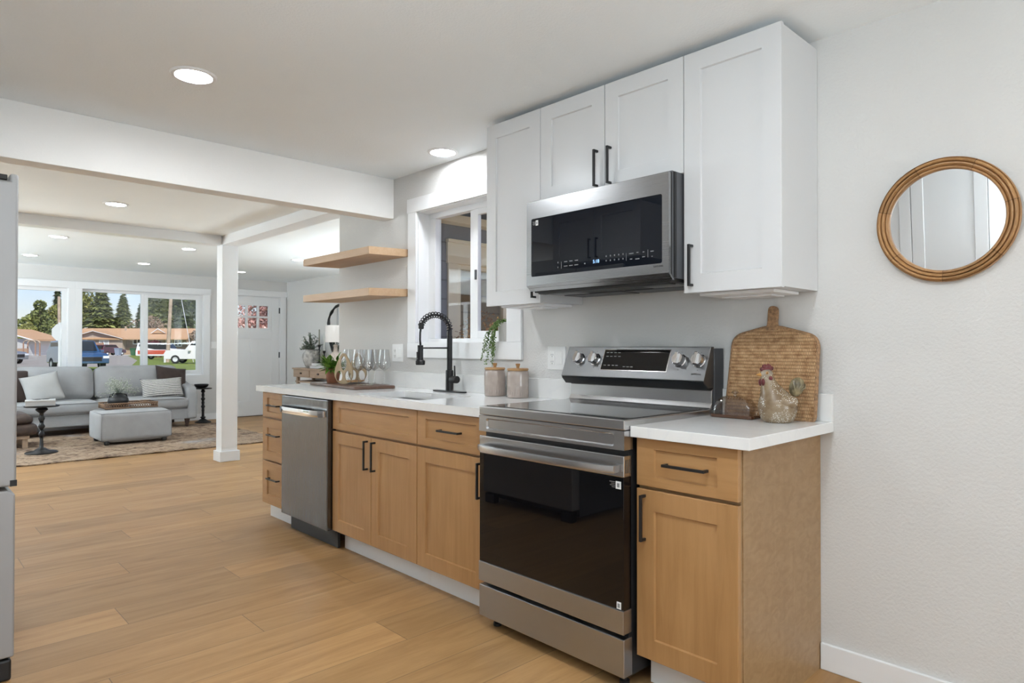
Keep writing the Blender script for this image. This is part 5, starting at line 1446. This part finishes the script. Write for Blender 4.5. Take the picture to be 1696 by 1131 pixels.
MB().lathe([(0, 0), (.075, 0), (.085, .01), (.125, .09), (.145, .17), (.135, .225), (.105, .265), (.095, .285), (.105, .30), (.095, .30), (.085, .285), (.08, .26), (0, .25)], (vx, vy, Cz), 36).build('body', 'ceramic_aged', t, smooth=60)
hd = MB()
for s in (-1, 1): hd.tube([(vx, vy + s * .10, Cz + .285), (vx, vy + s * .150, Cz + .28), (vx, vy + s * .160, Cz + .24), (vx, vy + s * .140, Cz + .20)], .011, 8)
hd.build('handle', 'ceramic_aged', t, smooth=180)
lf = MB(); st_ = MB(); rp = random.Random(9)
for k in range(34):
    a = rp.uniform(0, 2 * pi); el = rp.uniform(.1, 1.5); L = rp.uniform(.20, .36)
    if abs(cos(a)) > .6: L *= .75
    d0 = Vector((cos(a) * cos(el) * .7, sin(a) * cos(el), sin(el) * .85 + .1)).normalized(); p0 = Vector((vx, vy, Cz + .28))
    pts = [p0 + d0 * L * s + Vector((0, 0, -.06 * s * s * cos(el))) for s in (0, .25, .5, .75, 1)]
    st_.tube(pts, .0022, 4)
    for q in range(26):
        s = rp.uniform(.25, 1.02); i = min(3, int(s * 4)); c = pts[i].lerp(pts[i + 1], s * 4 - i) if i < 4 else pts[-1]
        dd = Vector((rp.uniform(-1, 1), rp.uniform(-1, 1), rp.uniform(-.4, .9)))
        lf.leaf(c, dd, (0, 0, 1), rp.uniform(.025, .042), rp.uniform(.014, .022), .1)
lf.build('foliage', 'eucalyptus', t); st_.build('stem', 'bark', t)
by = 9.49
tag(MB().obox((2.45, by, Cz + .0225), (.24, .46, .044), 0).build('book', 'paper_grey', None, bevel=.003), 'thick grey book under the white one on the console table', 'book')
tag(MB().obox((2.46, by - .01, Cz + .0455 + .018), (.22, .42, .035), radians(2)).build('book', 'paper', None, bevel=.003), 'white book on top of the grey one under the candlesticks', 'book')
bt = Cz + .082
def candlestick(label, x, y, h, hc, wax):
    t = thing('candlestick', label, 'candlestick', (x, y, bt), group='black candlesticks on the books')
    MB().lathe([(0, 0), (.050, 0), (.052, .006), (.020, .018), (.012, .03), (.018, .04), (.010, .055), (.008, h * .55), (.013, h * .6), (.009, h * .66), (.012, h - .04), (.022, h - .03), (.024, h), (.010, h), (0, h - .004)], (x, y, bt), 20).build('stick', 'black_wood', t, smooth=50)
    MB().lathe([(.0125, h - .003), (.0115, h + hc - .01), (.004, h + hc), (0, h + hc)], (x, y, bt), 14).build('candle', wax, t, smooth=50)
candlestick('taller black candlestick with an olive taper candle on the books', 2.43, 9.60, .290, .245, 'taper')
candlestick('shorter black candlestick with an ivory taper candle on the books', 2.46, 9.494, .197, .235, 'taper_white')
t = thing('table_lamp', 'white drum-shade table lamp with a textured gourd base on the console', 'lamp', (2.44, 9.10, Cz))
lx, ly = 2.44, 9.10
MB().lathe([(0, 0), (.10, 0), (.14, .03), (.175, .09), (.165, .15), (.12, .20), (.065, .235), (.035, .27), (.030, .33), (.038, .36), (.02, .38), (0, .38)], (lx, ly, Cz), 36).build('base', 'gourd', t, smooth=60)
MB().lathe([(.155, .41), (.152, .665), (.149, .665), (.152, .41)], (lx, ly, Cz), 40, closed=True).build('shade', 'linen_shade', t, smooth=60)
MB().lathe([(.012, .38), (.012, .46), (.022, .47), (.024, .52), (.01, .55), (0, .55)], (lx, ly, Cz), 14).build('bulb', 'pot_white', t, smooth=60)
MB().tube([(lx - .15, ly, Cz + .60), (lx + .15, ly, Cz + .60)], .003, 6).build('spider', 'black', t)
t = thing('wall_mirror', 'tall mirror with an uneven black branch-like frame behind the table lamp', 'mirror', (XR, 9.20, 1.5))
loop_ = []
for k in range(40):
    a = 2 * pi * k / 40; wob = 1 + .05 * sin(3 * a + .6) + .03 * sin(7 * a)
    ca, sa = cos(a), sin(a)
    loop_.append((9.20 + .46 * (abs(ca) ** .55) * (1 if ca > 0 else -1) * wob, 1.46 + .385 * (abs(sa) ** .7) * (1 if sa > 0 else -1) * (1 + .03 * sin(5 * a))))
MB().tube([(XR - .022, y, z) for y, z in loop_], [.016 + .006 * sin(k * 1.7) for k in range(40)], 8, closed=True).build('frame', 'black_wood', t, smooth=180)
MB().prism(loop_, 'X', XR - .016, XR - .002).build('mirror_glass', 'mirror', t)

# ------------------------------------------------------------------ outdoors: street, houses, trees, cars
EYAW = -radians(43.6156); GZ = -0.15
EF = Vector((sin(-EYAW), cos(-EYAW), 0)); ER = Vector((cos(-EYAW), -sin(-EYAW), 0))  # camera's level forward and right axes, used to lay out the street
def E(across, away, z=GZ):
    """a spot on the street side of the house, offset across and away from the camera position along its level view axes"""
    return Vector((CAM_POS[0], CAM_POS[1], 0)) + EF * away + ER * across + Vector((0, 0, z))
def ground(name, mat, pts, z0, z1):
    mb = MB(); w_ = [E(a, d, 0) for a, d in pts]
    mb.prism([(p.x, p.y) for p in w_], 'Z', z0, z1); return struct(mb.build(name, mat))
struct(MB().box(-260, 260, YF + .14, 420, GZ - .3, GZ).build('lawn', 'grass'))
ground('street', 'asphalt', [(-110, 36), (-25.5, 44), (-37, 65), (-62, 106), (-150, 106)], GZ - .1, GZ + .02)
ground('driveway', 'concrete', [(-78, 103), (-60, 98), (-62, 111), (-80, 111)], GZ - .1, GZ + .03)
ground('sidewalk', 'concrete', [(-40, 31), (-10, 33), (-10, 35), (-40, 33)], GZ - .1, GZ + .03)

def eth(name, label, cat, across, away, rz=0.0, group=None, z=GZ):
    return thing(name, label, cat, E(across, away, z), EYAW + rz, group)
def lb(mb, name, mat, parent, **k): return mb.build(name, mat, parent, local=True, **k)
# tan ranch house across the street
t = eth('house', 'long beige ranch house with tan shingle roof across the street', 'house', -65, 113)
x_ = lambda px: (px - 848) * .1037 + 65
z_ = lambda py: 1.336 + (575 - py) * .1037
lb(MB().box(x_(112), x_(203), 0, 8, 0, 2.75), 'wall', 'stucco', t)
lb(MB().box(x_(203), x_(306), 1.2, 8, 0, 2.75), 'wall', 'siding_tan', t)
lb(MB().box(x_(203), x_(306), 1.05, 1.25, 0, 1.3), 'brick_skirt', 'brick_low', t)
gp, gl_, gr = x_(157), x_(111), x_(206)
lb(MB().prism([(gl_ + .6, 2.75), (gr - .4, 2.75), (gp, 4.0)], 'Y', 0.0, .15), 'gable', 'stucco', t)
lb(MB().prism([(gl_, 2.62), (gp, 4.05), (gr, 2.72), (gr, 2.92), (gp, 4.25), (gl_, 2.84)], 'Y', -.5, 4.0), 'gable_roof', 'shingle', t)
lb(MB().prism([(gl_, 2.62), (gp, 4.05), (gr, 2.72), (gr, 2.80), (gp, 4.15), (gl_, 2.72)], 'Y', -.56, -.5), 'fascia', 'trim', t)
lb(MB().prism([(-.4, 2.60), (4.2, 4.45), (8.6, 2.60), (8.6, 2.78), (4.2, 4.66), (-.4, 2.78)], 'X', x_(112), x_(312)), 'roof', 'shingle', t)
lb(MB().prism([(x_(243), 3.75), (x_(254), 4.5), (x_(266), 3.75)], 'Y', 1.5, 4.5), 'roof_vent_gable', 'shingle', t)
lb(MB().prism([(x_(242), 3.75), (x_(254), 4.6), (x_(267), 3.75), (x_(266), 3.75), (x_(254), 4.45), (x_(244), 3.75)], 'Y', 1.4, 1.5), 'vent_fascia', 'trim', t)
lb(MB().box(x_(190), x_(191.5), 3, 3.3, 4.2, 5.0), 'vent_pipe', 'pole', t)
def house_window(px0, px1, py0, py1, y, n=2, white=True):
    a, b, c, d_ = x_(px0), x_(px1), z_(py1), z_(py0)
    f = lb(MB().ring_plate([(a, c), (b, c), (b, d_), (a, d_)], [[(a + .14 + (b - a - .14) * i / n, c + .14), (a + (b - a - .14) * (i + 1) / n, c + .14), (a + (b - a - .14) * (i + 1) / n, d_ - .14), (a + .14 + (b - a - .14) * i / n, d_ - .14)] for i in range(n)], 'Y', y - .08, y), 'window', 'trim', t)
    lb(MB().box(a + .1, b - .1, y - .03, y - .01, c + .1, d_ - .1), 'pane', 'car_glass' if not white else 'siding_white', f)
house_window(165, 181, 563, 576, 0); house_window(134, 145, 563, 576, 0); house_window(214, 228.5, 561, 570.5, 1.2, 2, False); house_window(269, 280, 562, 573, 1.2, 2, False); house_window(283, 296, 562, 574, 1.2, 2, False)
lb(MB().box(x_(248), x_(262), 1.1, 1.22, 0, 2.3), 'front_door', 'dark_wood', t)
t = eth('house', 'small white house with a brick base at the edge of the left front window'.replace('left ', ''), 'house', -75.0, 100)
lb(MB().box(-7, 1.55, 0, 7, .0, 2.6), 'wall', 'siding_white', t); lb(MB().box(-7, 1.6, -.08, 0, 0, 1.1), 'brick_skirt', 'brick_low', t)
lb(MB().prism([(2.8, 2.25), (-3, 3.9), (-8.5, 2.4), (-8.5, 2.6), (-3, 4.15), (2.8, 2.5)], 'Y', -.6, 7), 'roof', 'shingle', t); lb(MB().prism([(2.8, 2.25), (-3, 3.9), (-8.5, 2.4), (-8.5, 2.56), (-3, 4.08), (2.8, 2.42)], 'Y', -.68, -.6), 'fascia', 'trim', t)
t = eth('wooden_fence', 'reddish wooden board fence behind the stop sign', 'fence', -73.5, 108)
lb(MB().box(-4.5, 6.5, 0, .06, 0, 2.0), 'panel', 'fence', t)
for k in range(5): lb(MB().box(-4.5 + k * 2.7, -4.35 + k * 2.7, -.1, 0, 0, 2.1), 'post', 'fence', t)
t = eth('garden_arbor', 'brown arched garden arbor beside the white house', 'arbor', -71.5, 98)
for s in (-.9, .9):
    lb(MB().box(s - .08, s + .08, -.5, -.4, 0, 1.9).box(s - .08, s + .08, .4, .5, 0, 1.9), 'post', 'fence', t)
lb(MB().tube([(.9 * cos(a), -.45, 1.9 + .45 * sin(a)) for a in [pi * k / 10 for k in range(11)]], .09, 6).tube([(.9 * cos(a), .45, 1.9 + .45 * sin(a)) for a in [pi * k / 10 for k in range(11)]], .09, 6), 'arch', 'pole', t)

# poles and signs
t = eth('utility_pole', 'weathered wooden utility pole in front of the red and white vehicle', 'pole', -30.35, 58)
lb(MB().tube([(0, 0, 0), (.5, 0, 10.2)], [.17, .12], 12), 'shaft', 'pole', t, smooth=60); lb(MB().box(-.8, 1.7, -.06, .06, 9.2, 9.35), 'crossarm', 'pole', t)
lb(MB().tube([(.45, 0, 9.4), (2.1, .4, 0)], .022, 6), 'guy_wire', 'sign_back', t)
t = eth('utility_pole', 'pale utility pole behind the stop sign', 'pole', -48.1, 70)
lb(MB().tube([(0, 0, 0), (-.1, 0, 6.7)], [.16, .14], 12), 'shaft', 'pole', t, smooth=60); lb(MB().box(-.2, .9, -.05, .05, 4.3, 4.4), 'crossarm', 'pole', t)
t = eth('marker_post', 'short white marker post on the grass beside the utility pole', 'post', -30.05, 57)
lb(MB().lathe([(.09, 0), (.09, .66), (.06, .70), (0, .70)], (0, 0, 0), 12), 'shaft', 'car_white', t); lb(MB().lathe([(.093, .5), (.093, .56)], (0, 0, 0), 12), 'band', 'sign_back', t)
t = eth('stop_sign', 'bare metal back of an octagonal stop sign beyond the front window', 'road sign', -20.05, 29.2)
lb(MB().prism([(.40 * cos(radians(22.5 + 45 * k)), 1.98 + .40 * sin(radians(22.5 + 45 * k))) for k in range(8)], 'Y', 0, .012), 'sign_plate', 'sign_back', t)
lb(MB().box(-.045, .045, -.05, 0, 0, 2.42), 'post', 'sign_back', t)

# cars
def car(label, across, away, rz, paint, L=4.5, W=1.8, Hh=1.65, kind='suv', lower=None, group='cars along the street'):
    """simple real-size car: x is its length (front at +x), y its width"""
    t = eth('car', label, 'car', across, away, rz, group, GZ + .02)
    h = L / 2; w = W / 2
    if kind == 'pickup': roofp = [(-h, .95), (-.25, .95), (.05, Hh), (.75, Hh), (1.25, 1.08), (h - .15, 1.05)]
    elif kind == 'van': roofp = [(-h + .05, 1.0), (-h + .15, Hh), (.6, Hh), (1.1, 1.12), (h - .1, 1.05)]
    else: roofp = [(-h + .02, 1.0), (-h + .35, Hh - .06), (-.5, Hh), (.35, Hh - .03), (1.0, 1.02), (h - .25, .92)]
    body = [(-h, .45), (-h + .02, .95)] + roofp + [(h, .78), (h, .36), (-h + .1, .36)]
    b = MB(); n = len(body)
    def side(y, tuck): return [b.bm.verts.new((x, y * (1 - (tuck if z > 1.1 else 0)), z)) for x, z in body]
    A = side(-w, .14); B = side(w, .14)
    b.bm.faces.new(A[::-1]); b.bm.faces.new(B)
    for i in range(n): b.bm.faces.new((A[i], A[(i + 1) % n], B[(i + 1) % n], B[i]))
    lb(b, 'body', paint, t, bevel=.05, smooth=50)
    if lower: lb(MB().box(-h + .25, h - .9, -w - .012, w + .012, .55, .98), 'side_stripe', lower, t)
    tops = [p for p in roofp if p[1] > 1.15]; x0, x1 = tops[0][0], tops[-1][0]
    g = MB()
    for s in (-1, 1):
        yy = s * w * .895
        g.prism([(x0 + .08, 1.06), (x1 + .40, 1.06), (x1 - .02, Hh - .14), (x0 + .22, Hh - .14)], 'Y', min(yy, yy + s * .03), max(yy, yy + s * .03))
    lb(g, 'side_window', 'car_glass', t)
    nx = [p for p in roofp if p[0] > x1][0]
    d = Vector((nx[0] - x1, 0, nx[1] - tops[-1][1])); nrm = Vector((-d.z, 0, d.x)).normalized() * .03
    p0 = Vector((x1, 0, tops[-1][1])) + d * .08; p1 = Vector((x1, 0, tops[-1][1])) + d * .92
    wd = MB(); q = [p0 + nrm * 1.6, p1 + nrm * 1.6, p1 - nrm * 3, p0 - nrm * 3]
    wd.prism([(v.x, v.z) for v in q], 'Y', -w * .78, w * .78); lb(wd, 'windscreen', 'car_glass', t)
    lb(MB().box(-h - .02, -h + .12 if kind != 'suv' else -h + .20, -w * .72, w * .72, 1.02, Hh - .2), 'rear_window', 'car_glass', t)
    lb(MB().box(h - .03, h + .03, -w * .55, w * .55, .52, .74), 'grille', 'black_soft', t)
    for s in (-1, 1):
        lb(MB().box(h - .12, h + .02, s * w * .80 - .16, s * w * .80 + .16, .66, .80), 'headlamp', 'sign_back', t)
        lb(MB().box(-h - .02, -h + .06, s * w * .84 - .1, s * w * .84 + .1, .78, 1.0), 'tail_lamp', 'lens_red', t)
        lb(MB().box(.75, .93, s * (w + .1) - .1, s * (w + .1) + .1, 1.0, 1.16), 'wing_mirror', paint, t, bevel=.02)
        for x in (-h + .85, h - .85):
            wh = lb(MB().lathe([(.2, -.12), (.33, -.11), (.34, -.06), (.34, .06), (.33, .11), (.2, .12)], (x, s * (w - .1), .34), 20, 'Y', closed=True), 'wheel', 'tyre', t, smooth=50)
            lb(MB().lathe([(0, -.09), (.2, -.09), (.2, .09), (0, .09)], (x, s * (w - .09), .34), 14, 'Y'), 'rim', 'sign_back', wh)
    return t
car('dark maroon car parked with its rear toward us in the driveway opposite', -63.5, 104, radians(78), 'car_maroon', 4.6, 1.85, 1.7)
car('red and white vintage wagon behind the wooden utility pole', -37.6, 71, radians(6), 'car_white', 4.9, 1.9, 1.75, 'van', 'car_red')
car('white pickup truck cut off by the window frame, nose toward the pole', -25.2, 54, radians(190), 'car_white', 5.6, 2.0, 1.8, 'pickup')
car('blue car parked behind the stop sign, seen past the sofa', -25.75, 39, radians(-38), 'car_blue', 4.5, 1.8, 1.72)
car('grey car cut off by the fridge edge on the far street', -40.2, 51, radians(-8), 'car_grey', 4.5, 1.8, 1.45)
def bin_(label, across, away, mat):
    t = eth('wheelie_bin', label, 'bin', across, away, 0, None, GZ + .03)
    b = MB(); V0 = [b.bm.verts.new(p) for p in ((-.30, -.3, .05), (.30, -.3, .05), (.30, .3, .05), (-.30, .3, .05))]; V1 = [b.bm.verts.new(p) for p in ((-.38, -.42, 1.05), (.38, -.42, 1.05), (.38, .42, 1.05), (-.38, .42, 1.05))]
    b.bm.faces.new(V0[::-1]); b.bm.faces.new(V1)
    for i in range(4): b.bm.faces.new((V0[i], V0[(i + 1) % 4], V1[(i + 1) % 4], V1[i]))
    lb(b, 'body', mat, t); lb(MB().box(-.42, .42, -.46, .46, 1.05, 1.14), 'lid', mat, t, bevel=.03)
    for s in (-1, 1): lb(MB().lathe([(.12, -.03), (.12, .03)], (s * .3, .32, .12), 12, 'X'), 'wheel', 'tyre', t)
bin_('blue-grey wheelie bin beside the maroon car', -60.1, 100.5, 'bin_blue')
bin_('green wheelie bin on the driveway edge opposite', -58.0, 101, 'bin_green')

# trees
def tree(name, label, cat, across, away, h, r, mat, kind='round', trunk=.2, n=900, size=.5, seed=1, lo=.12, group='trees beyond the front windows', z=GZ):
    t = eth(name, label, cat, across, away, 0, group, z)
    rp = random.Random(seed); mb = MB()
    blobs = None
    if kind == 'round': blobs = [(rp.gauss(0, r * .42), rp.gauss(0, r * .42), h * rp.uniform(lo + .2, .86), r * rp.uniform(.34, .55)) for _ in range(22)] + [(0, 0, h * .93, r * .3)]
    for k in range(n):
        if kind == 'cone':
            s = rp.random() ** .75; zc = h * (lo + (1 - lo) * (1 - s)); rr = r * s ** .85
            lay = .72 + .38 * abs(sin(zc * 14 / h * pi * .9))
            a = rp.uniform(0, 2 * pi); q = rr * lay * rp.uniform(.45, 1.05)
            p = Vector((q * cos(a), q * sin(a), zc - .10 * q)); d = Vector((cos(a), sin(a), -.35 + rp.uniform(-.2, .3)))
            sz = size * rp.uniform(.7, 1.3)
            up = Vector((rp.uniform(-.4, .4), rp.uniform(-.4, .4), 1)); sd = d.cross(up).normalized()
            mb.quad(p - d * sz, p + sd * sz * .45, p + d * sz, p - sd * sz * .45)
        else:
            b = rp.choice(blobs); v = Vector((rp.gauss(0, 1), rp.gauss(0, 1), rp.gauss(0, 1))).normalized() * b[3] * rp.uniform(.75, 1.05)
            p = Vector(b[:3]) + v; d = (v.normalized() + Vector((rp.uniform(-.8, .8), rp.uniform(-.8, .8), rp.uniform(-.8, .8)))).normalized(); sd = d.orthogonal().normalized(); sd.rotate(Matrix.Rotation(rp.uniform(0, 6.28), 3, d))
            sz = size * rp.uniform(.6, 1.2)
            mb.quad(p - d * sz * .6, p + sd * sz * .45, p + d * sz * .6, p - sd * sz * .45)
    lb(mb, 'crown', mat, t)
    lb(MB().tube([(0, 0, 0), (0, 0, h * .5), (0, 0, h * .9)], [trunk, trunk * .7, trunk * .15], 8), 'trunk', 'bark', t)
    return t
def tx(px, d): return (px - 848) / 1090 * d
def th(py, d): return 1.336 + (575 - py) / 1090 * d
for name, lab, px, d, ytop, wpx, mat, kind, n, sz, sd, lo in (
    ('conifer', 'broad sunlit conifer behind the beige house, by the window mullion', 167, 132, 474, 62, 'leaf_conifer', 'cone', 6240, 0.62, 1, .05),
    ('tree', 'yellow-green leafy tree at the edge of the large window', 138, 136, 470, 46, 'leaf_yellow', 'round', 4800, 0.45, 2, .1),
    ('conifer', 'grey-green conifer behind the middle of the beige roof', 204, 135, 488, 42, 'leaf_conifer', 'cone', 4080, 0.56, 3, .05),
    ('conifer', 'small dark fir beside the bare tree behind the roof', 234, 130, 503, 30, 'leaf_dark', 'cone', 2880, 0.5, 4, .05),
    ('tree', 'bare tan tree rising over the roof ridge', 248, 126, 527, 54, 'leaf_bare', 'round', 3520, 0.3, 5, .1),
    ('conifer', 'tall olive conifer seen through the sliding sash', 255, 150, 462, 50, 'leaf_conifer', 'cone', 4560, 0.62, 6, .05),
    ('conifer', 'tall dark fir behind the utility pole top', 288, 148, 455, 52, 'leaf_dark', 'cone', 4800, 0.62, 7, .05),
    ('conifer', 'tall dark fir at the sash edge behind the guy wire', 318, 146, 458, 60, 'leaf_dark', 'cone', 5280, 0.62, 8, .05),
    ('conifer', 'olive conifer between the two dark firs', 272, 140, 490, 46, 'leaf_conifer', 'cone', 4080, 0.56, 9, .05),
    ('conifer', 'dark fir standing low over the roof end', 304, 138, 500, 50, 'leaf_dark', 'cone', 4080, 0.56, 10, .05),
    ('tree', 'pale blossoming tree at the house corner by the pickup', 322, 98, 548, 22, 'leaf_bare', 'round', 1600, 0.25, 11, .1),
    ('tree', 'big rounded green tree behind the wooden fence', 66, 122, 500, 56, 'leaf_conifer', 'round', 8320, 0.45, 12, .02),
    ('tree', 'yellow-green tree beside the pale utility pole', 92, 126, 506, 40, 'leaf_yellow', 'round', 4800, 0.4, 13, .05),
    ('conifer', 'narrow dark fir top above the pale utility pole', 95, 160, 470, 22, 'leaf_dark', 'cone', 2160, 0.62, 14, .05),
    ('tree', 'green shrubby tree low behind the garden arbor', 48, 116, 536, 40, 'leaf_yellow', 'round', 3520, 0.35, 15, .02)):
    tree(name, lab, 'tree', tx(px, d), d, th(ytop, d), wpx / 2 / 1090 * d * (1.12 if kind == 'cone' else .95), M[mat] if False else mat, kind, .25, n, sz, sd, lo)
t = tree('maroon_shrub', 'round maroon-leaved shrub beside the red and white wagon', 'shrub', tx(258, 86), 86, 1.85, 1.35, 'leaf_red', 'round', .05, 1400, .2, 21, .0, None)
t = tree('blossom_tree', 'pink blossoming tree filling the entry door panes', 'tree', -6.15, 16.2, 2.9, .72, 'blossom', 'round', .05, 5200, .07, 22, .25, None)

# ------------------------------------------------------------------ porch beyond the kitchen window
struct(MB().box(.14, 7.0, -5.7, YJ - .14, -.14, -.06).build('patio', 'concrete'))
pw = struct(MB().box(.14, .915, YJ - .165, YJ - .141, -.06, 2.9).box(1.72, 3.2, YJ - .165, YJ - .141, -.06, 2.9).box(.915, 1.72, YJ - .165, YJ - .141, 2.10, 2.9).build('wall_porch', 'siding_blue'))
dr = sroot('door_3', (1.32, YJ - .15, 0))
ya = YJ - .175
MB().box(.915, 1.02, ya - .01, YJ - .141, -.06, 1.90).box(1.62, 1.725, ya - .01, YJ - .141, -.06, 1.90).box(.905, 1.735, ya - .012, YJ - .141, 1.90, 2.076).box(.90, 1.74, ya - .03, YJ - .141, 2.076, 2.104).box(1.02, 1.62, ya + .01, YJ - .14, -.06, .10).build('casing', 'cream', dr, bevel=.004)
MB().box(1.02, 1.07, YJ - .16, YJ - .10, .1, 1.9).box(1.57, 1.62, YJ - .16, YJ - .10, .1, 1.9).box(1.07, 1.57, YJ - .16, YJ - .10, 1.86, 1.9).box(1.07, 1.57, YJ - .16, YJ - .10, .1, .2).build('leaf_frame', 'cream', dr, bevel=.003)
MB().box(1.065, 1.575, YJ - .135, YJ - .129, .19, 1.87).build('pane', 'door_glass', dr)
MB().box(1.06, 1.58, YJ - .11, YJ - .105, .18, 1.88).build('blind', 'siding_brown', dr)
struct(MB().box(.16, 3.4, 4.28, YJ - .166, 2.228, 2.292).build('beam_porch', 'cream', bevel=.003))
struct(MB().box(.142, 3.5, 3.05, YJ - .166, 2.36, 2.46).build('roof_porch', 'siding_blue'))
t = thing('reflection_shrub', 'rust-leaved shrub standing in for foliage reflected in the porch door glass', 'shrub', (.98, 4.02, -.06))  # added shrub imitates a foliage reflection in the door glass
lf = MB(); st_ = MB(); rp = random.Random(31)
for k in range(3200):
    v = Vector((rp.gauss(0, 1), rp.gauss(0, 1), rp.gauss(0, 1))).normalized(); rr = rp.random() ** .4
    p = Vector((v.x * .30 * rr, v.y * .26 * rr, 1.06 + v.z * .48 * rr))
    lf.leaf(p, (rp.uniform(-1, 1), rp.uniform(-1, 1), rp.uniform(-.5, 1)), (0, 0, 1), rp.uniform(.02, .034), rp.uniform(.012, .02), .2)
for k in range(9):
    a = 2 * pi * k / 9; st_.tube([(0, 0, 0), (.10 * cos(a), .07 * sin(a), .5), (.2 * cos(a), .15 * sin(a), 1.2)], [.012, .008, .004], 5)
lf.build('foliage', 'rust_leaf', t, local=True); st_.build('stem', 'bark', t, local=True)
t = thing('garden_wall', 'brown board garden wall across the patio from the kitchen window', 'wall', (6.2, 1.0, -.06))
MB().box(6.15, 6.27, -3.0, 4.3, -.06, 2.2).build('boards', 'siding_brown', t); MB().box(6.10, 6.32, -3.0, 4.3, 2.2, 2.26).build('cap', 'fence', t)
